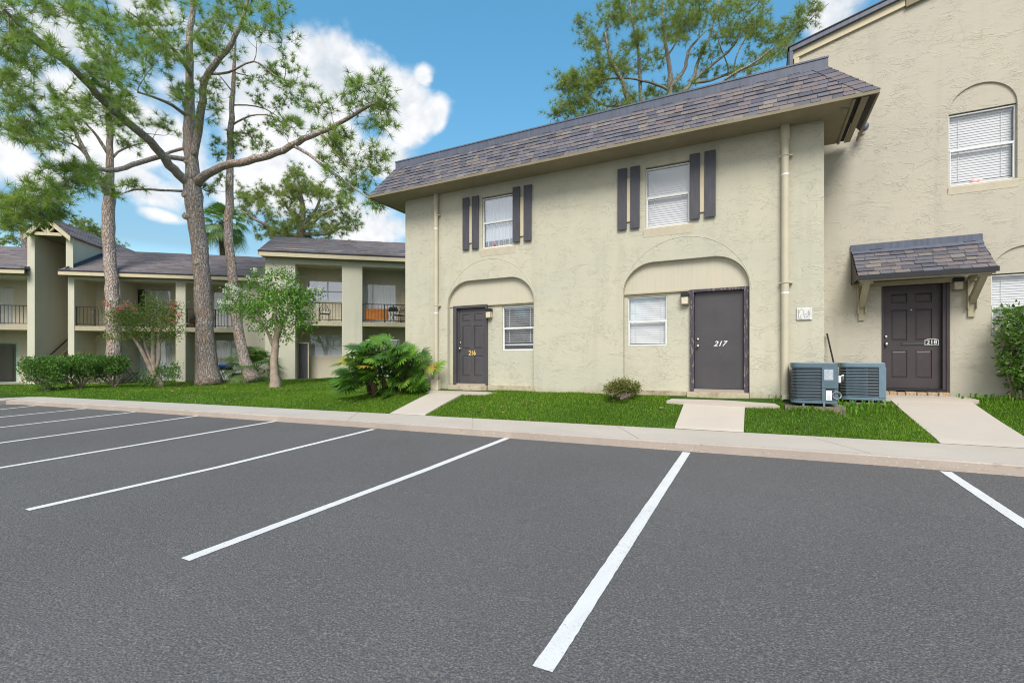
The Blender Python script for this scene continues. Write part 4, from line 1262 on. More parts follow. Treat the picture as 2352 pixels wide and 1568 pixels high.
# back walls with openings
BD = 1.6
wa = (ls(706, BD), ls(798, BD)); wb = (ls(826, BD), ls(909, BD))
za_w1, za_w0 = lz(740, 645, BD), lz(740, 693, BD)
zb_w1 = lz(860, 652, BD)
wg = (ls(711, BD), ls(801, BD)); zg1, zg0 = lz(740, 769, BD), lz(740, 818, BD)
wh = (ls(838, BD), ls(918, BD)); zh1 = lz(860, 779, BD)
mb = MB(TL)
mb.holed(rect(SA0, SA1, z_g - .1, z_top + .2), [rect(*wa, za_w0, za_w1), rect(*wb, z_s1 + .02, zb_w1), rect(*wg, zg0, zg1), rect(*wh, z_g + .1, zh1)], BD, .12, edge=False)
mb.box(SA0 + .1, SA1 - .1, .33, BD, z_top + .12, z_top + .18)
mb.build('balcony_back_wall', MAT['stucco_deep'], pa_)
sl = MB(TL); sl.box(o1[0] + .002, o1[1] - .002, .035, BD - .002, z_s0, z_s1).box(o2[0] + .002, o2[1] - .002, .035, BD - .002, z_s0, z_s1).box(o3[0] + .002, o3[1] - .002, .035, BD - .002, z_s0, z_s1)
sl.build('balcony_slab', MAT['trim'], pa_)
fl_ = MB(TL); fl_.box(SA0 + .05, SA1 - .05, .02, BD - .002, z_g - .2, -.80); fl_.build('patio_floor', MAT['floor_slab'], pa_)
for o in (o1, o2, o3): railing(pa_, o[0], o[1], .10, z_s1, lz((678 + 785) / 2, 692.5, .1) if False else z_s1 + .90)
window(TL, pa_, *wa, za_w0, za_w1, BD + .02, 'mini', posts=(.5,), glass='glass_hi', seed=2)
window(TL, pa_, *wb, z_s1 + .03, zb_w1, BD + .02, 'vertical', rails=(), posts=(.36,), seed=3)
window(TL, pa_, *wg, zg0, zg1, BD + .02, 'mini', posts=(.5,), seed=4)
window(TL, pa_, *wh, z_g + .16, zh1, BD + .02, 'vertical', rails=(), posts=(.5,), seed=5)
u_ = MB(TL); sx = ls(686, .9); u_.box(sx, sx + .42, .9, .93, -.82, lz(690, 789, .9)); o = u_.build('closet_door', MAT['shutter'], pa_)
MB(TL).box(sx - .02, sx + .46, .88, .92, lz(690, 789, .9) + .002, lz(690, 786, .9)).box(sx + .421, sx + .47, .885, .935, -.82, lz(690, 789, .9)).build('closet_frame', MAT['trim_light'], o)
# small bell and vent details on the side wall
MB(TL).bbox(o2[1] - .30, o2[1] - .03, 1.2, 1.58, z_s1, z_s1 + 1.75, .02).build('storage_closet', MAT['trim'], pa_)
MB(TL).lathe((ls(893, .8), .8, z_s0 - .045), [(.06, .045), (.075, .03), (.06, .0), (.01, -.02)], 12).build('ceiling_lamp', MAT['frost'], pa_, smooth=True)
# roof
EZA = lz(603, 574.5, -.42); RD = 2.25; RZ = lz(632, 543.5, RD)
rf = lroof('roof', pa_, SA0 - .18, SA1, -.42, EZA, RD, RZ, 31)
rz2 = RZ - (6.6) * .42
b = MB(TL); b.add([(SA0 - .18, RD, RZ), (SA1, RD, RZ), (SA1, 8.8, rz2), (SA0 - .18, 8.8, rz2)], [(0, 1, 2, 3)]); b.build('back_slope', MAT['shingle_lightened'], rf)
g = MB(TL); g.box(SA0 - .2, SA1, -.44, -.425, EZA - .06, EZA + .008); g.build('drip_edge', MAT['dark_metal'], rf)
g = MB(TL); g.box(SA0 - .18, SA1, -.42, -.385, EZA - .25, EZA - .062)
sl_ = (RZ - EZA) / (RD + .42)
g.add([(SA0 - .18, -.42, EZA - .2), (SA0 - .18, RD, RZ - .2), (SA0 - .18, RD, RZ - .01), (SA0 - .18, -.42, EZA - .01), (SA0 - .15, -.42, EZA - .2), (SA0 - .15, RD, RZ - .2), (SA0 - .15, RD, RZ - .01), (SA0 - .15, -.42, EZA - .01)], [(0, 1, 2, 3), (7, 6, 5, 4), (0, 3, 7, 4), (0, 4, 5, 1)])
g.build('fascia', MAT['trim_light'], rf)
MB(TL).box(SA0 - .1, SA1, -.385, -.002, EZA - .24, EZA - .22).build('soffit', MAT['soffit'], rf)

# ---------------- lower block with the stair tower
BP = 1.9
SBr = ls(607, BP)
SB0 = ls(156, BP)           # left edge of the pier at the stair
TP0, TP1 = ls(65, BP), SB0   # stair opening between piers
SC0 = -26.0
pb = thing('apartment_building', 'low balcony building with gabled open stair tower behind the pines', 'building', lw(-8, BP, -.9), LROT)
zt2 = lz(300, 645.5, BP); zs1 = lz(200, 748.5, BP); zs0 = lz(200, 759, BP); zg = -1.05
zev = lz(300, 628, BP - .0)
bays = [(ls(170.5, BP), ls(256, BP)), (ls(276, BP), ls(403.5, BP)), (ls(426, BP), ls(557.5, BP))]
cb = (ls(-95, BP), ls(66.5, BP)); cb2 = (ls(-260, BP), ls(-118, BP))
TW1 = ls(82, BP)
mb = MB(TL)
mb.holed(rect(SB0, SBr + .6, zg - .1, zev + .12), [rect(*q, zg + .02, zt2) for q in bays], BP, .28, edge=False)
mb.holed(rect(SC0, TW1 - .004, zg - .1, zev + .12), [rect(*q, zg + .02, zt2) for q in (cb, cb2)], BP, .28, edge=False)
BB = BP + 1.6
for s0, s1 in ((SB0 + .10, bays[0][0] - .002), (bays[0][1] + .05, bays[1][0] - .05), (bays[1][1] + .05, bays[2][0] - .05), (bays[2][1] + .05, SBr + .5), (cb[1] + .002, TW1 - .10), (cb2[1] + .02, cb[0] - .02)):
    mb.box(s0, s1, BP + .28, BB + .02, zg - .1, zt2 + .1)
mb.build('wall', MAT['stucco_fine'], pb)
D1 = (ls(277, BB), ls(392, BB)); zd1 = lz(330, 662.5, BB); D1g = (ls(281, BB), ls(396, BB)); zd1g = lz(330, 781, BB)
D2 = (ls(489, BB), ls(551, BB)); zd2 = lz(500, 665, BB); D2g = (ls(494, BB), ls(557, BB)); zd2g = lz(500, 780, BB)
Cw = (ls(-40, BB), ls(31, BB)); zc = lz(10, 658, BB); Cg = (ls(-50, BB), ls(40, BB)); zcg1, zcg0 = lz(10, 786, BB), lz(10, 881, BB)
mb = MB(TL)
mb.holed(rect(SB0 + .1, SBr + .6, zg - .1, zt2 + .2), [rect(*D1, zs1 + .03, zd1), rect(*D1g, zg + .12, zd1g), rect(*D2, zs1 + .03, zd2), rect(*D2g, zg + .12, zd2g)], BB, .1, edge=False)
mb.holed(rect(SC0, TW1 - .1, zg - .1, zt2 + .2), [rect(*Cw, zs1 + .03, zc), rect(*Cg, zcg0, zcg1)], BB, .1, edge=False)
mb.box(SB0 + .1, SBr + .5, BP + .285, BB, zt2 + .1, zt2 + .15).box(SC0 + .1, TW1 - .1, BP + .285, BB, zt2 + .1, zt2 + .15)
q0 = ls(207, BB); mb.box(q0, q0 + .05, BB - .02, BB + .01, zg, zt2); q0 = ls(60, BB - .01); mb.box(q0, q0 + .06, BB - .02, BB + .01, zg, zt2)
mb.build('balcony_back_wall', MAT['stucco_fine'], pb)
sl = MB(TL)
for q in bays + [cb, cb2]: sl.box(q[0] + .002, q[1] - .002, BP + .03, BB - .002, zs0, zs1)
sl.build('balcony_slab', MAT['trim'], pb)
fl_ = MB(TL); fl_.box(SB0 + .05, SBr + .5, BP + .02, BB - .002, zg - .2, zg + .08).box(SC0, TW1, BP + .02, BB - .002, zg - .2, zg + .08); fl_.build('patio_floor', MAT['floor_slab'], pb)
for q in bays + [cb, cb2]: railing(pb, q[0], q[1], BP + .12, zs1, zs1 + .92, 1)
window(TL, pb, *D1, zs1 + .04, zd1 - .01, BB + .02, 'half', rails=(), posts=(.49,), seed=6, label='sliding balcony door with dark open half and pale curtain')
window(TL, pb, *D1g, zg + .13, zd1g - .01, BB + .02, 'curtain', rails=(), posts=(.49,), seed=7)
window(TL, pb, *D2, zs1 + .04, zd2 - .01, BB + .02, 'curtain', rails=(), posts=(.5,), seed=8)
window(TL, pb, *D2g, zg + .13, zd2g - .01, BB + .02, 'curtain', rails=(), posts=(.58,), seed=9)
window(TL, pb, *Cw, zs1 + .04, zc - .01, BB + .02, 'curtain', rails=(), posts=(.4,), seed=10)
window(TL, pb, *Cg, zcg0, zcg1, BB + .02, 'dark', rails=(), fw=.07, frame='teal', glass='glass_hi', seed=11, label='dark ground floor window with a sea green frame')
# small lanterns and spotlights on the back wall are parts of the house
for (px, py) in ((442.5, 786),):
    s, z = lb(px, py, BB); l = MB(TL).lathe((s, BB - .10, z - .15), [(.04, 0), (.075, .03), (.09, .2), (.11, .22), (.03, .30), (.01, .34)], 8).box(s - .03, s + .03, BB - .08, BB - .001, z + .05, z + .12)
    l.build('lantern', MAT['black'], pb)
s, z = lb(440.5, 663, BB); MB(TL).lathe((s, BB - .03, z - .05), [(.05, .0), (.085, .06), (.06, .12), (.01, .14)], 10).build('balcony_lamp', MAT['black'], pb)
s, z = lb(427, 866, BB); MB(TL).bbox(s + .1, s + .2, BB - .012, BB - .001, z + .0, z + .12, .003).build('outlet_cover', MAT['trim_light'], pb)
# roofs
EZB = lz(300, 625.5, BP - .42); RDB = BP + 3.3; RZB = lz(380, 581.5, RDB)
rb = lroof('roof', pb, SB0 - .12, SBr + .3, BP - .42, EZB, RDB, RZB, 41)
lroof('roof', pb, SC0, TP0 + .10, BP - .42, EZB, RDB, RZB, 43)
b = MB(TL); b.add([(SC0, RDB, RZB), (SBr + 3, RDB, RZB), (SBr + 3, BP + 7, EZB), (SC0, BP + 7, EZB)], [(0, 1, 2, 3)]).build('back_slope', MAT['shingle_lightened'], rb)
for nm, mt, dd0, dd1, a, bz in (('drip_edge', 'dark_metal', -.445, -.425, -.045, .012), ('fascia', 'trim_light', -.424, -.39, -.215, -.047)):
    MB(TL).box(SB0 - .14, SBr + .3, BP + dd0, BP + dd1, EZB + a, EZB + bz).box(SC0, TP0 + .12, BP + dd0, BP + dd1, EZB + a, EZB + bz).build(nm, MAT[mt], rb)
MB(TL).box(SB0 - .1, SBr + .3, BP - .39, BP - .002, EZB - .20, EZB - .18).box(SC0, TP0 + .1, BP - .39, BP - .002, EZB - .20, EZB - .18).build('soffit', MAT['soffit'], rb)
MB(TL).add([(SC0, BB, zg), (SC0, BP + 7, zg), (SC0, BP + 7, EZB), (SC0, RDB, RZB), (SC0, BP, EZB)], [(0, 1, 2, 3, 4)]).add([(SC0, BP + 7, zg), (SBr + 3, BP + 7, zg), (SBr + 3, BP + 7, EZB), (SC0, BP + 7, EZB)], [(0, 1, 2, 3)]).build('rear_wall', MAT['stucco_fine'], pb)
# stair tower
tz1 = lz(110, 541, BP - .05); apz = lz(109, 497, BP - .3)
TD = 8.6
tm = MB(TL)
tm.box(TP0, TW1, BP - .06, BP + TD, zg - .1, tz1).box(SB0 - .02, SB0 + .11, BP - .06, BP + TD, zev, tz1).box(SB0 + .0, SB0 + .098, BP + .28, BP + TD, zg - .1, zev + .1)
tm.box(SB0 - .02, SB0 + .26, BP - .10, BP - .062, EZB + .05, tz1)
tm.box(TP0, SB0, BP + TD - .1, BP + TD, zg, tz1)
o = tm.build('stair_tower', MAT['stucco_fine'], pb)
ga0, ga1, gm = ls(60, BP - .3), ls(164, BP - .3), ls(109, BP - .3)
zgt = lz(110, 540, BP - .3)
for (sa, sd_) in ((ga0, 1), (ga1, -1)):
    sh = MB(); P0 = lw(sa, BP - .4, zgt); Vv = ex * (gm - sa) + Vector((0, 0, apz - zgt)); nn = Vv.cross(ed).normalized()
    if nn.z < 0: nn = -nn
    shingles(sh, P0, ed, Vv, nn, lambda v: 0, lambda v: 7.2, Vv.length, .14, 50 + sd_, .3, .9); sh.build('tower_roof', MAT['shingle_lightened'], o, rnd=True)
gt = MB(TL)
for sa in (ga0, ga1):
    sg = 1 if sa < gm else -1
    gt.add([(sa, y, z) for y in (BP - .42, BP - .34) for z in (zgt - .02,)] + [], [])
    dx, dz = gm - sa, apz - zgt
    vs = [(sa - sg * .02, BP - .43, zgt - .26), (gm, BP - .43, apz - .24), (gm, BP - .43, apz - .01), (sa - sg * .02, BP - .43, zgt - .03)]
    vs += [(a, BP - .36, c) for a, _, c in vs]
    gt.add(vs, [(0, 1, 2, 3), (7, 6, 5, 4), (0, 4, 5, 1), (0, 3, 7, 4)])
gt.box(ga0 + .35, ga1 - .35, BP - .35, BP - .25, zgt - .02, zgt + .12)
gt.bar((gm, BP - .30, zgt + .1), (gm, BP - .30, apz - .2), .11, .06)
for sg in (-1, 1): gt.bar((gm + sg * .05, BP - .30, zgt + .12), (gm + sg * .42, BP - .30, zgt + .50), .09, .06)
gt.build('gable_truss', MAT['trim_light'], o)
MB(TL).box(ga0 + .1, ga1 - .1, BP - .3, BP + TD - .2, tz1 - .02, tz1 + .01).build('tower_ceiling', MAT['soffit'], o)
# flashing where roofs meet the tower
MB(TL).add([(SB0 + .112, BP - .42, EZB + .03), (SB0 + .112, RDB, RZB + .03), (SB0 + .112, RDB, RZB + .15), (SB0 + .112, BP - .3, EZB + .17), (SB0 + .22, BP - .42, EZB + .03), (SB0 + .22, RDB, RZB + .03)], [(0, 1, 2, 3), (0, 4, 5, 1)]).box(SB0 - .13, SB0 + .30, BP - .40, BP - .105, EZB + .01, EZB + .05).box(TP0 - .02, TP0 + .12, BP - .40, BP - .065, EZB + .01, EZB + .12).build('flashing', MAT['slate_metal'], rb)
# stairs
st = MB(TL); no = MB(TL); n = 14
for k in range(n):
    z = zg + .08 + (zs1 - zg - .08) * (k + 1) / n; d0 = BP + .15 + .28 * k
    st.box(TW1 + .002, SB0 - .022, d0, d0 + .29, z - .19, z - .03); no.box(TW1 + .012, SB0 - .03, d0 - .012, d0 + .27, z - .029, z)
s_ = st.build('staircase', MAT['stairs'], pb); no.build('stair_tread', MAT['stairs'], s_)
nz = MB(TL)
for k in range(n):
    z = zg + .08 + (zs1 - zg - .08) * (k + 1) / n; d0 = BP + .15 + .28 * k; nz.box(TW1 + .012, SB0 - .03, d0 - .02, d0 - .0125, z - .03, z - .005)
nz.build('tread_nosing', MAT['nosing'], s_)
rise_ = (zs1 - zg - .08) / (n * .28)
hr = MB(TL); hr.tube([(TW1 + .10, BP + .1, zg + .95), (TW1 + .10, BP + 4.1, zg + .95 + 4.0 * rise_)], .028, 8); hr.build('handrail', MAT['black'], s_)
sg_ = MB(TL); sg_.add([(TW1 + .003, BP + .1, zg), (TW1 + .003, BP + 4.1, zg + 4 * rise_ ), (TW1 + .003, BP + 4.1, zg + .40 + 4 * rise_), (TW1 + .003, BP + .1, zg + .40), (TW1 + .05, BP + .1, zg), (TW1 + .05, BP + 4.1, zg + 4 * rise_), (TW1 + .05, BP + 4.1, zg + .40 + 4 * rise_), (TW1 + .05, BP + .1, zg + .40)], [(4, 5, 6, 7), (3, 2, 6, 7), (0, 3, 7, 4)]); sg_.build('stringer', MAT['trim'], s_)

# ---------------- things on the balconies and patios
def iron_chair(name, label, loc, rotz, group=None):
    t = thing(name, label, 'chair', (0, 0, 0), 0, group)
    f = MB()
    for sx in (-.22, .22):
        f.tube([(sx, -.22, 0), (sx * .95, -.2, .42)], .013, 6).tube([(sx, .24, 0), (sx * .95, .2, .42)], .013, 6)
        f.tube([(sx, -.2, .42), (sx * 1.12, -.16, .62), (sx * 1.12, .0, .66), (sx, .2, .66)], .012, 6)
    f.build('leg_frame', MAT['black'], t)
    MB().tube(arc3(0, .2, .42, .23, .50), .014, 6).tube(arc3(0, .2, .46, .13, .36), .009, 6).tube(arc3(0, .2, .48, .05, .26), .009, 6).tube([(-.2, .2, .52), (-.05, .2, .66), (-.14, .2, .78)], .008, 5).tube([(.2, .2, .52), (.05, .2, .66), (.14, .2, .78)], .008, 5).build('backrest', MAT['black'], t)
    MB().bbox(-.23, .23, -.22, .2, .40, .425, .01).build('seat', MAT['black'], t)
    MB().bbox(-.21, .21, -.21, .18, .426, .50, .025).build('cushion', MAT['cushion'], t)
    t.location = loc; t.rotation_euler = (0, 0, rotz)
    return t


def arc3(x, y, z, rx, rz): return [(x + rx * math.cos(a), y, z + rz * math.sin(a)) for a in np.linspace(0, math.pi, 14)]


d = .75
ch = iron_chair('iron_chair', 'black wrought iron chair with white cushion in the middle of the left upper balcony', lw(ls(746, d), d, z_s1), LROT + .3, 'wrought iron balcony chairs')
copy_tree(ch, lw(ls(698, 1.0), 1.0, z_s1), LROT + .9, 'black wrought iron chair with white cushion half hidden by the white blossom tree')
copy_tree(ch, lw(ls(917, d), d, z_s1), LROT - .9, 'black wrought iron chair with white cushion beside the small black grill')
# folded wooden table on its side
d = .38; s0, s1 = ls(838, d), ls(892, d)
wt = thing('folding_table', 'orange varnished table tipped on its side behind the right balcony railing', 'table', lw((s0 + s1) / 2, d, z_s1), LROT)
MB(TL).bbox(s0, s1, d, d + .035, z_s1 + .16, z_s1 + .70, .012).build('table_top', MAT['orange_wood'], wt)
for s in (s0 + .12, s1 - .16): MB(TL).box(s, s + .05, d + .04, d + .085, z_s1, z_s1 + .62).build('leg', MAT['orange_wood'], wt)
MB(TL).box(s0 + .1, s1 - .1, d + .04, d + .08, z_s1 + .3, z_s1 + .36).build('rail', MAT['orange_wood'], wt)
s, d = ls(903, .7), .7
gr_ = thing('portable_grill', 'small black grill on a stand between the orange table and iron chair', 'grill', lw(s, d, z_s1), LROT)
MB(TL).bbox(s - .24, s + .24, d - .18, d + .18, z_s1 + .62, z_s1 + .74, .03).build('firebox', MAT['black'], gr_)
MB(TL).lathe((s, d, z_s1 + .742), [(.2, 0), (.21, .05), (.14, .1), (.02, .12), (.02, .15), (.03, .16), (.01, .17)], 14).build('lid', MAT['shutter'], gr_, smooth=True)
for a, b2 in ((-.2, .2), (.2, -.2)): MB(TL).tube([(s + a, d, z_s1), (s + b2, d, z_s1 + .61)], .014, 6).build('leg', MAT['black'], gr_)

def wicker(label, px, dd, zf, rot):
    t = thing('wicker_chair', label, 'chair', (0, 0, 0), 0, 'brown wicker balcony chairs')
    MB().bbox(-.3, .3, -.28, .28, .28, .42, .03).build('seat', MAT['wicker'], t)
    MB().add([(-.3, .22, .42), (.3, .22, .42), (.27, .36, .98), (-.27, .36, .98), (-.3, .30, .42), (.3, .30, .42), (.27, .44, .98), (-.27, .44, .98)], [(0, 1, 2, 3), (7, 6, 5, 4), (0, 3, 7, 4), (1, 5, 6, 2), (3, 2, 6, 7)]).build('backrest', MAT['wicker'], t)
    for sx in (-.33, .27): MB().bbox(sx, sx + .06, -.28, .28, .43, .64, .02).build('armrest', MAT['wicker'], t)
    for sx in (-.27, .22):
        for sy in (-.26, .21): MB().box(sx, sx + .05, sy, sy + .05, 0, .279).build('leg', MAT['wicker'], t)
    t.location = lw(ls(px, dd), dd, zf); t.rotation_euler = (0, 0, LROT + rot)
    return t


wicker('brown wicker armchair on the upper balcony just left of the biggest pine trunk', 437, BP + .8, zs1, .6)
wc = wicker('brown wicker armchair behind the pink blossom tree on the upper balcony', 392, BP + .75, zs1, -.4)
tb = thing('side_table', 'white topped table on the upper balcony in front of the dark open door', 'table', lw(ls(298, BP + .7), BP + .7, zs1), LROT)
s = ls(298, BP + .7)
MB(TL).bbox(s - .5, s + .5, BP + .5, BP + .95, zs1 + .66, zs1 + .70, .01).build('table_top', MAT['paper'], tb)
for a in (-.45, .41):
    for b2 in (.54, .87): MB(TL).box(s + a, s + a + .04, BP + b2, BP + b2 + .04, zs1, zs1 + .659).build('leg', MAT['black'], tb)
# blue grill on the patio
d = 1.2; s, z = ls(519, d), -.93
bg_ = thing('charcoal_grill', 'bright blue lidded grill on crossed black legs between two pine trunks', 'grill', lw(s, d, z), LROT)
MB(TL).bbox(s - .27, s + .27, d - .2, d + .2, z + .56, z + .67, .04).build('firebox', MAT['black'], bg_)
MB(TL).bbox(s - .29, s + .29, d - .21, d + .21, z + .672, z + .84, .055).build('lid', MAT['blue'], bg_)
MB(TL).box(s - .46, s - .29, d - .02, d + .02, z + .66, z + .69).build('handle', MAT['black'], bg_)
for dy in (-.14, .14):
    for q in ((-.27, .02), (.27, -.02), (-.02, .27), (.02, -.27)): pass
    MB(TL).tube([(s - .28, d + dy, z), (s + .02, d + dy, z + .55)], .013, 6).build('leg', MAT['black'], bg_)
    MB(TL).tube([(s - .05, d + dy, z), (s - .25, d + dy, z + .55)], .013, 6).build('leg', MAT['black'], bg_)
    MB(TL).tube([(s + .28, d + dy, z), (s + .0, d + dy, z + .55)], .013, 6).build('leg', MAT['black'], bg_)
MB(TL).lathe((s - .1, d - .17, z + .07), [(.07, 0), (.07, .04)], 14, 'y').build('wheel', MAT['black'], bg_)
# folding chair on the patio
d = BP + .5; s, z = ls(300, d), -.97
fc = thing('folding_chair', 'black folding metal chair by the ground floor curtained door behind the hedge', 'chair', lw(s, d, z), LROT)
for dy in (-.2, .2):
    MB(TL).tube([(s - .25, d + dy, z + .88), (s + .28, d + dy, z)], .014, 6).build('leg', MAT['black'], fc)
    MB(TL).tube([(s + .2, d + dy, z + .45), (s - .25, d + dy, z)], .014, 6).build('leg', MAT['black'], fc)
MB(TL).bbox(s - .08, s + .28, d - .2, d + .2, z + .43, z + .455, .008).build('seat', MAT['black'], fc)
MB(TL).box(s - .25, s - .22, d - .2, d + .2, z + .70, z + .88).build('backrest', MAT['black'], fc)

# ================================================================== PLANTS
nr = np.random.default_rng(11)


def spline(P, R_, step=.35):
    """smooth a polyline with radii"""
    out, rad = [], []
    for i in range(len(P) - 1):
        p0, p1, p2, p3 = P[max(i - 1, 0)], P[i], P[i + 1], P[min(i + 2, len(P) - 1)]
        n = max(2, int((p2 - p1).length / step))
        for k in range(n):
            s = k / n
            out.append(.5 * ((2 * p1) + (p2 - p0) * s + (2 * p0 - 5 * p1 + 4 * p2 - p3) * s * s + (3 * p1 - p0 - 3 * p2 + p3) * s ** 3))
            rad.append(R_[i] * (1 - s) + R_[i + 1] * s)
    out.append(P[-1]); rad.append(R_[-1])
    return out, rad


def unit(a): return a / np.maximum(np.linalg.norm(a, axis=-1, keepdims=True), 1e-9)


def skeleton(limbs, blobs, t0, seed, k=1.0, wobble=.03, twig_r=.011, droop=.06, sides=10, step=.35):
    """limbs: [(points (px,py,dt), r0, r1)]; blobs: [(px,py,rx,ry,n,dt,rd)].
    Returns trunk mesh, twig mesh and the cluster centres with their directions."""
    g = random.Random(seed); tr, tw = MB(), MB()
    nodes, nrad = [], []
    for (pts, rads) in limbs:
        P = [at(p[0] * k, p[1] * k, t0 + (p[2] if len(p) > 2 else 0)) for p in pts]
        if not isinstance(rads, (list, tuple)) or len(rads) != len(P):
            rads = [rads[0] + (rads[1] - rads[0]) * i / (len(P) - 1) for i in range(len(P))]
        Q, q = spline(P, rads, step)
        Q = [p + Vector((g.uniform(-1, 1), g.uniform(-1, 1), g.uniform(-1, 1))) * min(q[i] * .25, wobble) if 0 < i < len(Q) - 1 else p for i, p in enumerate(Q)]
        tr.tube(Q, q, sides if q[0] > .06 else 6, True, .5, .10)
        for p, r in zip(Q, q): nodes.append(tuple(p)); nrad.append(r)
    cl = []
    for (px, py, rx, ry, n, dt, rd) in blobs:
        for _ in range(n):
            a, rr = g.uniform(0, 2 * math.pi), math.sqrt(g.random())
            cl.append(at((px + rx * rr * math.cos(a)) * k, (py + ry * rr * math.sin(a)) * k, t0 + dt + g.uniform(-rd, rd)))
    NP = [Vector(n) for n in nodes]; NR = list(nrad)
    arr = np.array(nodes)
    order = sorted(range(len(cl)), key=lambda i: float(np.min(np.linalg.norm(arr - np.array(cl[i]), axis=1))))
    res = []
    for i in order:
        c = cl[i]
        dist = np.linalg.norm(arr - np.array(c), axis=1)
        dist = dist + np.where(np.array(NR) < .006, .4, 0) + np.maximum(0, arr[:, 2] - c.z) * .25
        j = int(np.argmin(dist)); a = NP[j]; L = (c - a).length
        r0 = min(NR[j] * .75, twig_r + .008 * L)
        n = max(2, int(L / .3) + 1); path, rad = [], []
        side = Vector((g.uniform(-1, 1), g.uniform(-1, 1), g.uniform(-.4, .8))) * (.16 * L)
        for m in range(n + 1):
            s = m / n
            path.append(a.lerp(c, s) + side * (s * (1 - s) * 2) - Vector((0, 0, droop * L * 4 * s * (1 - s))) + Vector((g.uniform(-1, 1), g.uniform(-1, 1), g.uniform(-1, 1))) * .025 * (0 < m < n))
            rad.append(r0 + (max(.004, r0 * .35) - r0) * s)
        tw.tube(path, rad, 5, False)
        for p, r in zip(path[1:], rad[1:]): NP.append(p); NR.append(r)
        arr = np.concatenate([arr, np.array([tuple(p) for p in path[1:]])])
        res.append((c, (path[-1] - path[-2]).normalized()))
    return tr, tw, res


def needles(centers, dirs, n, length, width, spread=1.0, up=.15):
    """a burst of thin needles at every twig end"""
    C = np.repeat(centers, n, 0); Dd = np.repeat(dirs, n, 0); m = len(C)
    d = unit(Dd * .75 + unit(nr.normal(size=(m, 3))) * spread + np.array([0, 0, up]))
    L = (length * nr.uniform(.7, 1.15, m))[:, None]
    p = unit(np.cross(d, unit(nr.normal(size=(m, 3))))) * width * .5
    base = C + d * .015 - np.repeat(dirs, n, 0) * nr.uniform(0, .07, m)[:, None]
    tip = base + d * L + np.array([0, 0, -1]) * (L ** 2) * .35
    V = np.stack([base - p, base + p, tip], 1).reshape(-1, 3)
    tint = np.repeat(nr.random(len(centers)), n)
    return V, np.arange(3 * m).reshape(-1, 3), np.clip(tint * .75 + nr.random(m) * .25, 0, 1)


def pine(name, label, group, limbs, blobs, t0, seed, k=1.0, tufts=6, n=34, length=.2, width=.009, spread=.34, mat='needle', bark='bark', origin=None, twig_r=.011, **kw):
    tr, tw, cl = skeleton(limbs, blobs, t0, seed, k, twig_r=twig_r, **kw)
    base = origin or at(limbs[0][0][0][0] * k, limbs[0][0][0][1] * k, t0)
    t = thing(name, label, 'tree', base, 0, group)
    tr.build('trunk', MAT[bark], t, smooth=True)
    g = random.Random(seed + 1); tc, td = [], []
    for c, d in cl:
        for _ in range(tufts):
            off = Vector((g.gauss(0, 1), g.gauss(0, 1), g.gauss(.15, .8))) * spread * .62
            e = c + off; tw.tube([c - d * .06, c + off * .5 + Vector((0, 0, -.02)), e], [.0075, .006, .005], 4, False)
            tc.append(tuple(e)); td.append(tuple((off + d * .15 + Vector((0, 0, .10))).normalized()))
            if g.random() < .5:
                tc.append(tuple(c + off * .6)); td.append(tuple((off + Vector((0, 0, .15))).normalized()))
    tw.build('twig_sprays', MAT['twig'], t)
    V, Fa, r = needles(np.array(tc), np.array(td), n, length, width)
    place('crown', V, Fa, MAT[mat], t, rnd=r)
    return t


def leaf_quads(C, D_, L, W, fold=.25):
    """kite shaped leaves: centre line D_, length L, width W"""
    m = len(C); D_ = unit(D_)
    s = unit(np.cross(D_, unit(nr.normal(size=(m, 3)))))
    nn = np.cross(s, D_)
    L = np.asarray(L).reshape(-1, 1) * np.ones((m, 1)); W = np.asarray(W).reshape(-1, 1) * np.ones((m, 1))
    a = C; b = C + D_ * L * .45 + s * W * .5 + nn * W * fold; c = C + D_ * L + nn * W * -.1; d = C + D_ * L * .45 - s * W * .5 + nn * W * fold
    V = np.stack([a, b, c, d], 1).reshape(-1, 3)
    return V, np.arange(4 * m).reshape(-1, 4)


def scatter_leaves(centers, per, spread, L, W, bias=(0, 0, .2)):
    C = np.repeat(np.array(centers), per, 0); m = len(C)
    off = nr.normal(size=(m, 3)) * spread
    D_ = unit(off + nr.normal(size=(m, 3)) * spread * .7 + np.array(bias) * spread)
    V, Fa = leaf_quads(C + off, D_, L * nr.uniform(.7, 1.25, m), W * nr.uniform(.75, 1.2, m))
    r = np.clip(np.repeat(nr.random(len(centers)), per) * .45 + nr.random(m) * .55, 0, 1)
    return V, Fa, r


Q7 = .41667   # survey sheet of the tree tops is in 2352/2.4 px steps
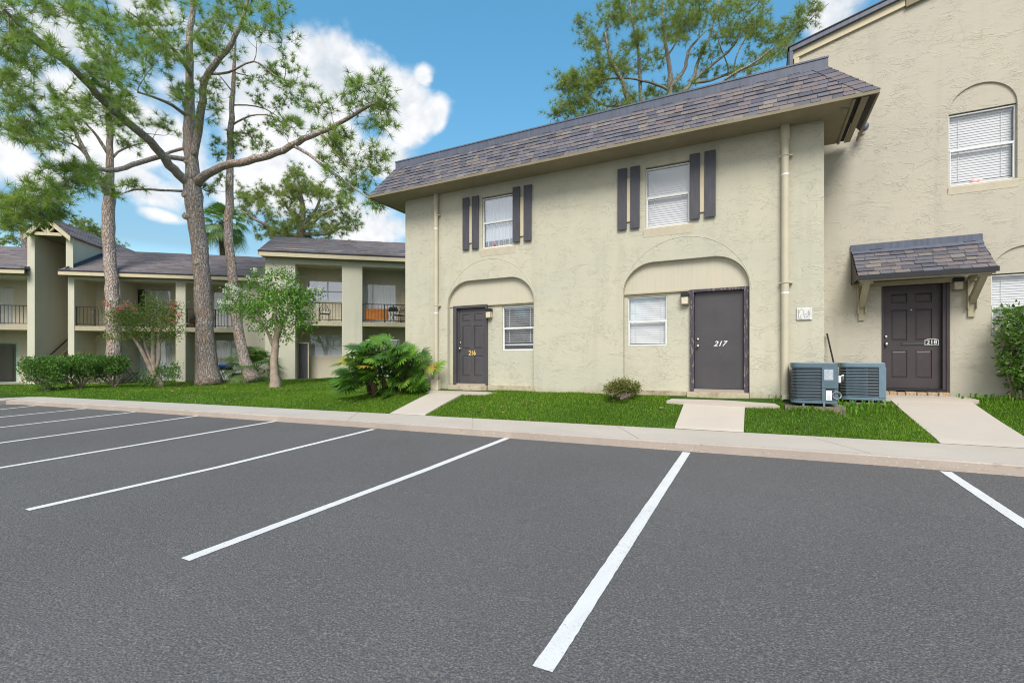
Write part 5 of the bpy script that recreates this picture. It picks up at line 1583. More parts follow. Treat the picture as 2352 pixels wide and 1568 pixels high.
# ---- the biggest pine, with its spreading limbs
T1 = 21.0
limbs = [
    ([(1153, 2124, 0), (1140, 2020, 0), (1136, 1900, 0), (1128, 1750, 0), (1118, 1600, 0), (1108, 1450, 0), (1083, 1250, 0), (1066, 1080, 0), (1064, 1000, 0)], [.60, .44, .37, .345, .335, .33, .33, .355, .32]),
    ([(1064, 1010, 0), (1056, 900, 0), (1045, 760, .1), (1043, 620, .2), (1046, 450, .2), (1046, 220, 0), (1065, 0, -.2), (1075, -180, -.3)], [.30, .26, .25, .22, .16, .13, .10, .06]),
    ([(1068, 870, 0), (1090, 720, -.2), (1110, 600, -.3), (1130, 450, -.6), (1190, 350, -.9), (1275, 240, -1.1), (1340, 100, -1.3), (1380, -60, -1.5)], [.16, .15, .15, .13, .12, .10, .07, .05]),
    ([(1075, 1020, 0), (1140, 960, -.3), (1220, 920, -.6), (1400, 880, -1.2), (1560, 830, -1.7), (1640, 780, -2.0), (1800, 715, -2.5), (1960, 630, -3.0), (2080, 560, -3.3)], [.20, .17, .16, .15, .13, .12, .09, .07, .035]),
    ([(1620, 805, -1.9), (1700, 850, -2.2), (1800, 930, -2.6), (1900, 1000, -3.0), (1985, 1060, -3.3), (2070, 1120, -3.5)], [.07, .06, .055, .045, .035, .02]),
    ([(1765, 735, -2.3), (1830, 810, -2.8), (1880, 880, -3.1), (1960, 940, -3.4)], [.06, .05, .04, .02]),
    ([(1055, 1010, 0), (985, 965, -.5), (930, 905, -1.0), (830, 780, -2.0), (710, 680, -3.0), (600, 580, -4.0), (500, 480, -5.0), (390, 365, -6.0), (240, 240, -7.0), (100, 130, -7.8), (20, 50, -8.4)], [.22, .19, .18, .16, .14, .13, .11, .10, .075, .055, .03]),
    ([(390, 365, -6.0), (300, 310, -6.4), (180, 230, -7.0), (90, 110, -7.4)], [.06, .05, .04, .02]),
    ([(1040, 885, 0), (930, 865, -.6), (850, 872, -1.2), (740, 905, -2), (640, 938, -2.8), (500, 930, -3.8), (400, 975, -4.6), (290, 1060, -5.4), (200, 1180, -6)], [.11, .10, .10, .09, .085, .07, .06, .045, .02]),
    ([(1035, 815, 0), (940, 840, -.4), (840, 880, -.9), (720, 920, -1.6)], [.07, .06, .05, .04]),
    ([(1040, 1055, 0), (940, 1052, -.4), (840, 1046, -.9), (740, 1046, -1.4), (660, 1072, -1.8)], [.06, .05, .048, .042, .02]),
    ([(1030, 640, .1), (950, 580, -.6), (860, 540, -1.4), (760, 510, -2.4)], [.08, .07, .05, .03]),
    ([(1048, 400, 0), (980, 300, -.8), (900, 220, -1.6), (800, 130, -2.4), (700, 60, -3)], [.09, .08, .06, .045, .02]),
    ([(1046, 240, 0), (1100, 160, .5), (1180, 90, 1.0), (1250, 0, 1.4)], [.07, .06, .045, .03]),
    ([(1150, 410, -.6), (1260, 400, -1), (1400, 340, -1.4), (1520, 420, -1.8), (1600, 450, -2)], [.05, .045, .035, .03, .02]),
]
blobs = [
    (1000, 110, 420, 150, 40, -1.5, 2.2), (760, 190, 200, 150, 24, -3, 1.6), (1420, 90, 230, 110, 24, -1.5, 1.5), (1540, 160, 90, 140, 6, -1.8, 1.2), (1230, 230, 160, 90, 12, -1, 1.2),
    (450, 500, 190, 110, 17, -5.2, 1.3), (700, 380, 150, 110, 14, -3.6, 1.2), (950, 340, 90, 70, 9, -1.6, .8), (1000, 510, 110, 60, 10, -1.2, .8), (1150, 500, 80, 60, 6, -.9, .6), (1110, 330, 120, 70, 5, -.8, .6),
    (620, 600, 140, 70, 10, -4, .8), (2010, 510, 130, 90, 22, -3.1, .7), (2090, 640, 70, 90, 12, -3.2, .6), (1890, 760, 90, 80, 12, -2.7, .6), (2040, 900, 90, 90, 12, -3.2, .6), (1850, 880, 90, 70, 8, -2.8, .6),
    (1920, 1000, 130, 70, 11, -3, .6), (2060, 1120, 60, 40, 5, -3.5, .3), (1760, 600, 70, 60, 6, -2.4, .5), (1640, 690, 110, 60, 6, -2, .5), (1640, 480, 80, 60, 7, -2, .5),
    (360, 970, 150, 80, 18, -4.8, .8), (210, 1090, 180, 80, 22, -5.6, .9), (50, 1120, 110, 80, 15, -6.2, .7), (470, 1010, 70, 50, 6, -4.2, .5), (40, 1240, 70, 40, 5, -6.3, .5), (250, 1180, 110, 45, 12, -5.4, .5),
    (170, 330, 200, 110, 15, -7, 1.0), (50, 430, 100, 100, 9, -7.6, .8), (110, 600, 130, 90, 11, -6.8, 1), (170, 740, 170, 70, 14, -6.4, 1), (300, 50, 220, 50, 14, -6.4, .9), (50, 150, 90, 120, 13, -7.8, .7),
    (560, 110, 130, 110, 12, -4.5, 1.0), (720, 1035, 50, 30, 3, -1.5, .3), (900, 700, 120, 60, 5, -2, .6), (1180, 640, 90, 50, 4, -.6, .5),
]
big = pine('pine_tree', 'biggest pine, thick flaking trunk and low limbs spreading to both sides over the lawn', 'pine trees on the lawn', limbs, blobs, T1, 21, Q7, tufts=4, n=30, length=.31, width=.015, origin=at(480, 879, T1))

for (px, py, rr) in ((441, 453, .15), (442.5, 502, .14), (468, 606, .16), (444, 380, .08)):
    c0 = at(px, py, T1); ax = Vector((.0, -1, .12)).normalized(); k = MB()
    k.tube([c0, c0 + ax * .34, c0 + ax * .37, c0 + ax * .37], [rr * 1.1, rr, rr * .9, rr * .5], 12, True, .5, .12)
    k.build('pruned_knot', MAT['knot'], big)

# ---- second pine, to the left
T2 = 22.3
limbs = [
    ([(632, 2112, -.6), (628, 1900, -.5), (622, 1700, -.4), (615, 1550, -.2), (602, 1400, 0), (598, 1250, 0), (602, 1100, 0), (606, 960, 0), (606, 800, 0), (602, 650, 0), (598, 480, 0), (585, 260, 0)], [.36, .29, .27, .26, .25, .25, .24, .16, .14, .11, .07, .03]),
    ([(600, 1085, 0), (570, 1030, -.3), (520, 940, -.6), (480, 860, -.9), (440, 780, -1.1), (405, 700, -1.3), (380, 620, -1.5)], [.14, .12, .11, .09, .08, .06, .03]),
    ([(604, 860, 0), (560, 790, -.3), (510, 720, -.6), (450, 660, -1)], [.08, .07, .05, .03]),
    ([(606, 895, 0), (650, 840, .2), (720, 805, .5), (790, 790, .8)], [.06, .05, .04, .02]),
    ([(520, 910, -.6), (450, 830, -.8), (400, 795, -1), (300, 775, -1.4)], [.05, .045, .04, .02]),
    ([(602, 650, 0), (650, 560, .4), (700, 480, .8)], [.05, .04, .02]),
]
blobs = [(550, 240, 120, 90, 20, 0, 1.2), (420, 640, 140, 100, 20, -1.2, 1), (620, 540, 110, 80, 10, .2, .9), (610, 700, 90, 70, 9, 0, .8), (560, 400, 130, 80, 12, 0, 1), (300, 790, 120, 60, 9, -1.4, .7),
         (540, 960, 70, 50, 6, -.6, .4), (720, 800, 90, 40, 6, .5, .5), (640, 1060, 50, 30, 4, 0, .3), (330, 700, 90, 80, 9, -1.3, .7)]
pine('pine_tree', 'slimmer straight pine rising from behind the left hedge', 'pine trees on the lawn', limbs, blobs, T2, 35, Q7, tufts=4, n=30, length=.29, width=.016, origin=at(263, 880, T2 - .6))

# ---- third pine, thin and leaning
T3 = 21.4
limbs = [
    ([(1398, 2102, -.2), (1362, 2010, -.1), (1330, 1900, 0), (1306, 1780, 0), (1287, 1600, 0), (1272, 1450, 0), (1258, 1300, 0), (1262, 1150, 0), (1268, 1000, 0), (1270, 840, 0), (1278, 600, 0), (1288, 420, 0), (1297, 270, 0), (1300, 210, 0)], [.40, .25, .22, .21, .20, .19, .19, .17, .155, .14, .11, .08, .045, .02]),
    ([(1280, 690, 0), (1340, 655, -.2), (1420, 632, -.4), (1510, 645, -.6), (1570, 700, -.8)], [.045, .04, .03, .025, .015]),
    ([(1282, 580, 0), (1360, 580, .2), (1460, 600, .5), (1540, 650, .8)], [.035, .03, .025, .012]),
    ([(1270, 730, 0), (1370, 740, -.3), (1430, 790, -.5), (1500, 830, -.7)], [.035, .03, .02, .012]),
    ([(1292, 400, 0), (1330, 410, .2), (1420, 430, .4)], [.03, .025, .012]),
    ([(1276, 500, 0), (1230, 440, -.2), (1180, 390, -.4)], [.03, .025, .012]),
]
blobs = [(1400, 440, 90, 40, 6, .3, .5), (1580, 380, 110, 70, 9, .4, .6), (1460, 560, 90, 50, 6, .2, .5), (1330, 720, 70, 50, 6, -.2, .4), (1280, 790, 50, 60, 5, 0, .4), (1540, 690, 90, 50, 7, -.6, .5), (1210, 830, 70, 50, 5, -.2, .4),
         (1420, 800, 70, 40, 5, -.4, .4), (1190, 1010, 60, 40, 4, 0, .3), (1120, 1060, 50, 30, 3, 0, .3), (1660, 560, 80, 50, 6, .5, .5)]
pine('pine_tree', 'thinnest pine, curved trunk leaning beside the white blossom tree', 'pine trees on the lawn', limbs, blobs, T3, 45, Q7, tufts=5, n=28, length=.20, width=.016, spread=.28, origin=at(573, 873, T3))

# ---- pines beyond the roofs
T4 = 40
limbs = [([(1655, 1420, 0), (1660, 1290, 0), (1662, 1220, 0), (1668, 1140, 0), (1650, 1050, 0), (1640, 960, 0)], [.42, .36, .3, .22, .16, .08]),
         ([(1660, 1270, 0), (1720, 1230, -.5), (1780, 1180, -1), (1850, 1150, -1.5)], [.2, .16, .12, .05]), ([(1660, 1240, 0), (1720, 1190, .5), (1760, 1110, 1), (1780, 1040, 1.5)], [.18, .15, .1, .05]),
         ([(1655, 1300, 0), (1560, 1290, 0), (1480, 1250, -.5), (1390, 1200, -1), (1330, 1160, -1.5)], [.2, .17, .14, .1, .05]), ([(1660, 1230, 0), (1590, 1150, .5), (1540, 1080, 1)], [.16, .12, .05]), ([(1670, 1290, 0), (1790, 1290, 0), (1900, 1250, .5)], [.16, .12, .05])]
blobs = [(1640, 1010, 90, 60, 16, 0, 2.2), (1720, 1060, 110, 50, 16, .5, 2), (1500, 1080, 160, 60, 20, 0, 2), (1400, 1160, 110, 60, 16, -.5, 1.5), (1830, 1110, 120, 60, 18, 0, 2), (1880, 1220, 110, 50, 18, .4, 1.5), (1600, 1180, 150, 60, 16, 0, 2), (1740, 1200, 130, 60, 16, 0, 2),
         (1500, 1270, 120, 40, 12, 0, 1.6), (1640, 960, 60, 30, 6, 0, 1), (1420, 1080, 90, 40, 7, 0, 1), (1690, 1285, 220, 30, 24, 0, 2), (1330, 1060, 40, 30, 4, 0, .6)]
pine('pine_tree', 'yellowish rounded pine behind the roof of the half hidden balcony building', 'pines beyond the roofs', limbs, blobs, T4, 57, Q7, tufts=7, n=30, length=.40, width=.020, spread=.5, mat='needle_far', origin=at(690, 840, T4), twig_r=.02)

k2 = .2833; ox = 1254.4 / k2
def bx(x, y, d=0): return (x + ox, y, d)
T5 = 30
limbs = [([bx(1000, 2200), bx(1010, 1500), bx(1005, 1000), bx(1000, 770), bx(1002, 600), bx(985, 450), bx(965, 360), bx(950, 200), bx(940, 0), bx(930, -150)], [.5, .45, .4, .17, .15, .13, .11, .08, .05, .03]),
         ([bx(1005, 1000), bx(860, 920, -1), bx(690, 850, -2), bx(610, 640, -2.4), bx(540, 520, -2.6), bx(500, 400, -2.8), bx(480, 250, -3)], [.2, .17, .13, .12, .1, .08, .03]),
         ([bx(1000, 900), bx(840, 880, -.5), bx(768, 830, -.8), bx(758, 600, -1), bx(745, 380, -1.2), bx(700, 180, -1.4), bx(680, 0, -1.5)], [.18, .15, .12, .11, .09, .06, .03]),
         ([bx(1004, 700), bx(1060, 650, .5), bx(1130, 540, 1), bx(1150, 420, 1.3), bx(1220, 330, 1.6), bx(1300, 250, 2)], [.13, .12, .11, .09, .07, .03]),
         ([bx(1005, 850), bx(1120, 740, .6), bx(1190, 640, 1), bx(1235, 490, 1.3), bx(1300, 360, 1.6), bx(1360, 180, 2), bx(1400, 0, 2.3)], [.16, .14, .12, .1, .08, .05, .03]),
         ([bx(1190, 660, .8), bx(1300, 560, .6), bx(1480, 420, .3), bx(1560, 300, 0), bx(1640, 120, -.3)], [.1, .09, .07, .05, .03]),
         ([bx(1180, 670, .8), bx(1330, 650, 1), bx(1500, 590, 1.4), bx(1680, 530, 1.8), bx(1800, 470, 2.2), bx(1960, 330, 2.6), bx(2130, 170, 3), bx(2290, 30, 3.4)], [.1, .09, .08, .075, .07, .06, .04, .02]),
         ([bx(1010, 1000), bx(1250, 830, -1), bx(1420, 670, -1.6), bx(1540, 590, -2), bx(1700, 500, -2.4), bx(1850, 380, -2.8)], [.15, .12, .09, .07, .05, .03]),
         ([bx(1470, 640, 1.2), bx(1475, 540, 1), bx(1420, 400, .8), bx(1380, 260, .6)], [.06, .05, .04, .02]), ([bx(1520, 620, 1.6), bx(1535, 480, 1.6), bx(1600, 340, 1.8), bx(1680, 220, 2)], [.06, .05, .04, .02]),
         ([bx(1000, 740), bx(900, 690, -.6), bx(700, 640, -1.4), bx(480, 645, -2.2), bx(330, 700, -2.8)], [.09, .08, .06, .045, .02]), ([bx(690, 850, -2), bx(500, 860, -2.6), bx(380, 800, -3), bx(250, 730, -3.4)], [.09, .07, .05, .025]),
         ([bx(985, 450), bx(1050, 350, .4), bx(1060, 200, .6)], [.07, .05, .03])]
limbs = [([tuple(p) for p in a], r) for a, r in limbs]
def bb(x, y, rx, ry, n, dt, rd): return (x + ox, y, rx, ry, n, dt, rd)
blobs = [bb(530, 110, 120, 110, 16, -2.4, 1.4), bb(380, 340, 100, 90, 11, -2.8, 1), bb(300, 160, 50, 60, 3, -2.8, .5), bb(760, 90, 170, 110, 22, -1, 2), bb(1020, 230, 150, 110, 22, .3, 2), bb(1230, 110, 200, 130, 30, 1, 2.2), bb(1120, 60, 160, 90, 18, 0, 2),
         bb(1560, 110, 220, 130, 30, 1, 2.2), bb(1700, 220, 130, 80, 18, 1.4, 1.5), bb(1500, 280, 130, 70, 14, .6, 1.2), bb(700, 330, 140, 90, 12, -1.5, 1.4), bb(480, 540, 130, 80, 14, -2.6, 1.2), bb(260, 690, 170, 90, 26, -3, 1.2), bb(130, 640, 60, 60, 4, -3.2, .5),
         bb(230, 870, 150, 80, 20, -3.2, 1.2), bb(60, 940, 50, 40, 3, -3.4, .4), bb(400, 660, 110, 70, 13, -2.6, 1), bb(600, 800, 130, 60, 12, -2, 1), bb(880, 790, 100, 60, 9, 0, 1), bb(1080, 720, 100, 50, 11, .6, 1), bb(1330, 420, 100, 60, 9, 1, 1),
         bb(1860, 330, 130, 90, 16, 2.2, 1), bb(1980, 230, 120, 80, 14, 2.6, .9), bb(2140, 100, 110, 90, 14, 3, .8), bb(1750, 460, 140, 60, 11, 1.6, 1), bb(1960, 440, 80, 70, 8, 1, 1), bb(1600, 560, 120, 40, 7, 0, 1), bb(600, 560, 140, 90, 11, -2, 1.2),
         bb(850, 500, 120, 80, 9, -.8, 1.2), bb(1300, 600, 80, 50, 5, 1, .8), bb(450, 900, 140, 50, 12, -2.8, 1)]
pine('pine_tree', 'wide many limbed pine behind the mansard roof of the long cream building', 'pines beyond the roofs', limbs, blobs, T5, 69, k2, tufts=6, n=30, length=.34, width=.014, spread=.46, mat='needle_far', bark='bark_far', origin=at(1540, 845, T5), twig_r=.018)

# small far pines at the left edge and beside the tower
limbs = [([(150, 1450, 0), (140, 1300, 0), (130, 1230, 0)], [.3, .24, .14]), ([(138, 1290, 0), (90, 1240, -.3), (20, 1215, -.6), (-60, 1200, -1)], [.08, .06, .05, .02])]
pine('pine_tree', 'small pine behind the far left roof, mostly hidden by nearer boughs', 'pines beyond the roofs', limbs, [(60, 1250, 130, 60, 14, 0, 1.2), (40, 1340, 70, 30, 7, 0, 1), (150, 1180, 80, 40, 8, 0, 1)], 33, 81, Q7, tufts=7, n=26, length=.24, width=.018, spread=.4, mat='needle_far', origin=at(62, 850, 33))
limbs = [([(560, 1600, 0), (555, 1440, 0), (545, 1330, 0), (540, 1280, 0)], [.3, .22, .12, .05]), ([(550, 1400, 0), (480, 1310, -.3), (430, 1240, -.6)], [.1, .06, .03]), ([(552, 1420, 0), (620, 1380, .3), (670, 1365, .5)], [.08, .05, .02])]
pine('pine_tree', 'small round topped pine peeping over the roof just right of the stair tower', 'pines beyond the roofs', limbs, [(430, 1230, 45, 35, 7, -.6, .6), (490, 1270, 30, 25, 5, -.4, .5), (545, 1280, 30, 25, 4, 0, .5), (550, 1320, 40, 25, 5, 0, .5), (655, 1360, 45, 25, 6, .4, .5), (600, 1390, 60, 20, 6, .2, .5)], 36, 93, Q7, tufts=8, n=26, length=.24, width=.02, spread=.4, mat='needle_far', origin=at(232, 850, 36))


# ---- crape myrtles
def crape(label, limbs, blobs, t0, seed, mat, flow, fl_frac, per, L, W, base, spread=.12):
    tr, tw, cl = skeleton(limbs, blobs, t0, seed, 1.0, twig_r=.007, droop=-.02, sides=8, step=.2)
    t = thing('crape_myrtle', label, 'tree', base)
    tr.build('trunk', MAT['bark_smooth'], t, smooth=True); tw.build('branches', MAT['bark_smooth'], t)
    C = [tuple(c) for c, d in cl]
    V, Fa, r = scatter_leaves(C, per, spread, L, W)
    place('crown', V, Fa, MAT[mat], t, rnd=r)
    g = random.Random(seed); fc = []
    mid = sum((c for c, d in cl), Vector()) / len(cl)
    rad = [max((c - mid).length, .01) for c, d in cl]; lim = sorted(rad)[int(len(rad) * .45)]
    for (c, d), q in zip(cl, rad):
        if g.random() < fl_frac and (q > lim or c.z > mid.z + .35):
            out = ((c - mid).normalized() + Vector((0, 0, .9))).normalized(); L_ = g.uniform(.10, .22); o = c + out * .10
            for k in range(4): fc.append(tuple(o + out * L_ * k / 3 + Vector((g.uniform(-1, 1), g.uniform(-1, 1), g.uniform(-1, 1))) * .012))
    if fc:
        V, Fa, r = scatter_leaves(fc, 15, .028, .055, .045); place('blossom', V, Fa, MAT[flow], t, rnd=r)
    return t


TC = 18.6
limbs = [([(633, 896, 0), (631, 860, 0), (631, 815, 0), (634, 780, 0), (642, 752, 0)], [.24, .155, .135, .13, .11]), ([(633, 785, 0), (645, 750, .1), (660, 720, .2), (672, 690, .3)], [.09, .08, .05, .02]), ([(630, 800, 0), (618, 770, -.1), (604, 745, -.2), (590, 715, -.3)], [.065, .06, .045, .02]),
         ([(636, 775, 0), (634, 745, 0), (632, 710, 0), (634, 670, 0)], [.08, .07, .05, .02]), ([(604, 745, -.2), (580, 730, -.3), (555, 715, -.4)], [.035, .03, .012])]
blobs = [(632, 672, 36, 22, 22, 0, .7), (600, 690, 46, 22, 26, -.2, .7), (662, 690, 40, 26, 24, .1, .7), (635, 718, 66, 24, 34, 0, .8), (588, 640, 8, 12, 4, -.1, .2), (640, 628, 7, 10, 4, 0, .2), (672, 636, 8, 12, 4, .1, .2), (712, 678, 14, 9, 7, .2, .2), (722, 672, 7, 5, 3, .2, .1), (515, 702, 9, 7, 4, -.5, .2), (655, 770, 22, 8, 6, .1, .3), (712, 742, 12, 6, 5, .2, .2), (575, 718, 32, 16, 15, -.3, .5), (540, 708, 24, 8, 10, -.5, .3), (540, 675, 22, 14, 10, -.4, .3), (690, 715, 30, 14, 14, .2, .5), (700, 692, 18, 10, 8, .2, .3), (600, 658, 32, 18, 14, -.1, .5), (668, 658, 22, 18, 11, .1, .4),
         (660, 742, 42, 10, 15, .1, .5), (690, 754, 22, 7, 6, .2, .3), (605, 748, 26, 10, 10, -.2, .4), (618, 632, 14, 10, 5, 0, .3), (655, 640, 10, 10, 4, 0, .3)]
crape('young white flowering tree with a forked smooth trunk in front of the balcony building corner', limbs, blobs, TC, 101, 'leaf_crape', 'flower_white', .24, 24, .105, .055, at(633, 894, TC))
TK = 19.3
limbs = [([(366, 890, 0), (352, 862, 0), (338, 830, 0), (322, 800, 0), (306, 775, 0), (290, 750, 0)], [.11, .09, .08, .07, .05, .02]), ([(372, 890, 0), (360, 860, .1), (352, 830, .1), (352, 790, .1), (350, 760, .1), (355, 730, .1)], [.12, .095, .085, .075, .055, .02]), ([(358, 862, 0), (346, 826, .1), (334, 796, .2), (328, 762, .2)], [.07, .06, .05, .02]),
         ([(360, 850, 0), (366, 810, -.1), (364, 770, -.1), (380, 735, -.2)], [.07, .06, .045, .02])]
blobs = [(300, 728, 44, 24, 36, 0, .6), (275, 755, 30, 26, 18, -.1, .5), (330, 745, 40, 30, 38, .1, .6), (362, 715, 36, 24, 34, .1, .6), (385, 740, 32, 24, 26, 0, .5), (262, 720, 24, 16, 10, -.1, .4), (345, 770, 60, 14, 20, .1, .5), (262, 778, 20, 14, 8, 0, .3), (395, 762, 22, 8, 8, 0, .3), (350, 690, 20, 14, 9, .1, .3), (400, 712, 18, 14, 7, 0, .3)]
ck = crape('multi stemmed crape myrtle with rusty leaves and a few pink blossoms on the left lawn', limbs, blobs, TK, 113, 'leaf_rust', 'flower_pink', .17, 24, .085, .045, at(366, 889, TK), .13)
# suckers round its foot
_, tw, cl = skeleton([([(372, 884, -.3), (376, 868, -.3)], [.02, .015])], [(385, 858, 26, 18, 26, -.3, .4), (345, 872, 26, 12, 10, -.3, .3), (405, 850, 12, 10, 5, -.3, .2), (328, 858, 8, 8, 3, -.3, .2)], TK, 7, twig_r=.006, step=.1)
sk = thing('basal_shoots', 'dark green leafy shoots round the foot of the pink crape myrtle', 'shrub', at(380, 884, TK - .3)); tw.build('stems', MAT['twig'], sk)
V, Fa, r = scatter_leaves([tuple(c) for c, d in cl], 26, .08, .08, .042); place('foliage', V, Fa, MAT['leaf_hedge'], sk, rnd=r)


# ---- hedge: three clipped shrubs grown together
def hedge(label, px0, px1, py0, py1, base, t0, seed, bottom, cull):
    g = random.Random(seed); x0, y0 = base
    limbs = []
    for q in range(5):
        tx = px0 + (px1 - px0) * (q + .5) / 5; ty = py0 + (py1 - py0) * g.uniform(.45, .6)
        limbs.append(([(x0 + g.uniform(-4, 4), y0, g.uniform(-.1, .1)), ((x0 * 1.2 + tx * .8) / 2 + g.uniform(-3, 3), (y0 + ty) / 2, g.uniform(-.2, .2)), (tx, ty, g.uniform(-.3, .3))], [.03, .026, .014]))
    w_, h_ = (px1 - px0) / 2, (py1 - py0)
    blobs = []
    for q in range(7):
        f = (q + .5) / 7
        blobs.append((px0 + (px1 - px0) * f, py0 + h_ * .30, w_ / 6, h_ * .20, 15, 0, .5)); blobs.append((px0 + (px1 - px0) * f, py0 + h_ * .1, w_ / 6, h_ * .09, 13, 0, .5))
    for (f, ff, n) in bottom: blobs.append((px0 + (px1 - px0) * f, py0 + h_ * ff, w_ / 4, h_ * .12, n, 0, .4))
    tr, tw, cl = skeleton(limbs, blobs, t0, seed, twig_r=.007, step=.12, sides=6, droop=0)
    t = thing('hedge_shrub', label, 'shrub', at(x0, y0, t0), 0, 'clipped hedge shrubs before the stair tower')
    tr.build('stems', MAT['twig'], t); tw.build('branches', MAT['twig'], t)
    V, Fa, r = scatter_leaves([tuple(c) for c, d in cl], 22, .085, .075, .048, (0, -.2, .5)); place('foliage', V, Fa, MAT['leaf_hedge'], t, rnd=r)


hedge('leftmost clipped hedge shrub with thick dark stems below the leaning wall', 54, 142, 826, 908, (110, 908), 17.9, 3, [(.2, .58, 5), (.6, .74, 10), (.85, .6, 9), (.5, .86, 4)], 0)
hedge('middle clipped hedge shrub in front of the stair opening', 140, 215, 823, 896, (184, 897), 18.6, 4, [(.2, .64, 6), (.6, .6, 4), (.9, .62, 4), (.4, .95, 3)], 0)
hedge('rightmost clipped hedge shrub, greyer and twiggier, against the slim pine', 210, 287, 823, 892, (264, 893), 19.0, 5, [(.2, .62, 5), (.5, .66, 4), (.8, .58, 3)], 0)


# ---- split leaf philodendron by the corner of the long building
def split_leaf(C, d, up, L, r, V, Fs, Rn, g):
    """broad leaf cut into finger lobes that fan out from a short midrib and droop at the tips"""
    d = d.normalized(); s = d.cross(up).normalized(); n = s.cross(d).normalized()
    def pt(a, b):
        q = math.hypot(a, b)
        return C + d * (a * L) + s * (b * L) + n * (.10 * L * min(q, .3) - .42 * max(0, q - .22) ** 1.5 * L)
    K = 15
    for k in range(K):
        an = R(-122 + 244 * k / (K - 1)) + g.uniform(-.06, .06)
        f = 1 - abs(k - (K - 1) / 2) / ((K - 1) / 2)
        a0 = -.04 + .34 * f; ln = (.50 + .10 * f) * g.uniform(.88, 1.1); w = .042 + .010 * f
        da, db = math.cos(an), math.sin(an); pa, pb2 = -db, da
        base = len(V)
        for (q, ww) in ((0, .75), (.35, .95), (.7, 1.0), (.92, .6)):
            cv = .10 * q * q * (1 if db > 0 else -1)
            for sg in (-1, 1):
                V.append(tuple(pt(a0 + da * ln * q + pa * w * ww * sg + cv * abs(db), db * ln * q + pb2 * w * ww * sg)))
        V.append(tuple(pt(a0 + da * ln * 1.03 + .1 * abs(db), db * ln * 1.03)))
        Fs += [(base, base + 1, base + 3, base + 2), (base + 2, base + 3, base + 5, base + 4), (base + 4, base + 5, base + 7, base + 6), (base + 6, base + 7, base + 8)]
        q = min(1, max(0, r + g.uniform(-.06, .06))); Rn += [q] * 4
    base = len(V)
    V += [tuple(pt(a, b)) for a, b in ((-.12, -.10), (.1, -.15), (.34, -.08), (.42, 0), (.34, .08), (.1, .15), (-.12, .10), (-.02, 0))]
    Fs.append(tuple(range(base, base + 8))); Rn.append(r)


g = random.Random(5)
TP = 12.75
ph = thing('philodendron', 'big glossy split leaf philodendron clump at the left corner of the long cream building', 'shrub', at(885, 912, TP))
V, Fs, Rn = [], [], []; pet = MB(); stm = MB()
crowns = [at(855, 880, TP - .1), at(880, 870, TP + .25), at(918, 868, TP - .05), at(842, 868, TP + .3), at(905, 850, TP + .4)]
bases = [at(862, 912, TP), at(884, 906, TP + .25), at(922, 910, TP - .1), at(850, 905, TP + .3), at(905, 905, TP + .35)]
for b0, c0 in zip(bases, crowns):
    b0.z = float(lawn_z(b0.x, b0.y)) - .05
    stm.tube([b0, b0.lerp(c0, .5) + Vector((.03, 0, 0)), c0], [.085, .08, .06], 9, True, .5, .3)
targets = []
for _ in range(104):
    a = g.uniform(-.25, math.pi + .25); rr = math.sqrt(g.uniform(.12, 1))
    px = 880 + 88 * rr * math.cos(a); py = 868 - 92 * rr * math.sin(a)
    targets.append((px, py, TP + g.uniform(-.75, .55), g.random()))
for (px, py) in ((800, 880), (812, 893), (835, 900), (905, 897), (930, 885), (945, 878), (800, 862), (790, 850), (960, 820), (955, 845), (970, 808), (895, 905), (915, 893), (790, 868), (785, 835), (872, 898)): targets.append((px, py, TP + g.uniform(-.5, .2), g.random()))
targets += [(988, 838, TP - .35, .95), (1000, 846, TP - .4, .9), (846, 842, TP - .7, .985)]
for (px, py, tt, r) in targets:
    e = at(px, py, tt); c0 = min(crowns, key=lambda c: (c - e).length + g.uniform(0, .5))
    out = (e - c0); o2 = Vector((out.x, out.y, 0))
    if o2.length < .1: o2 = Vector((g.uniform(-1, 1), -1, 0))
    m = c0.lerp(e, .55) + Vector((0, 0, .16 * out.length + .03)); tip = e
    pet.tube([c0, m, tip], [.014, .011, .009], 5, False)
    ld_ = (o2.normalized() * .8 + Vector((g.uniform(-.4, .4), g.uniform(-.75, .1), g.uniform(-.35, .5)))).normalized()
    up = Vector((g.uniform(-.45, .45), -.95 + g.uniform(-.45, .35), .75)).normalized()
    split_leaf(tip, ld_, up, g.uniform(.36, .54), r if r > .94 else r * .93, V, Fs, Rn, g)
stm.build('stems', MAT['stem_brown'], ph); pet.build('leaf_stalks', MAT['stem_green'], ph)
place('foliage', V, Fs, MAT['leaf_big'], ph, rnd=Rn)
# low filler leaves so the heart of the clump is dense
cc = [tuple(at(880 + 70 * math.cos(a) * q, 868 - 62 * math.sin(a) * q, TP + .35 + g.uniform(-.2, .3))) for a, q in [(g.uniform(0, math.pi), g.random() ** .5) for _ in range(90)]]
V2, F2, r2 = scatter_leaves(cc, 9, .09, .20, .07, (0, -.3, .4)); place('inner_leaves', V2, F2, MAT['leaf_big'], ph, rnd=r2 * .6)


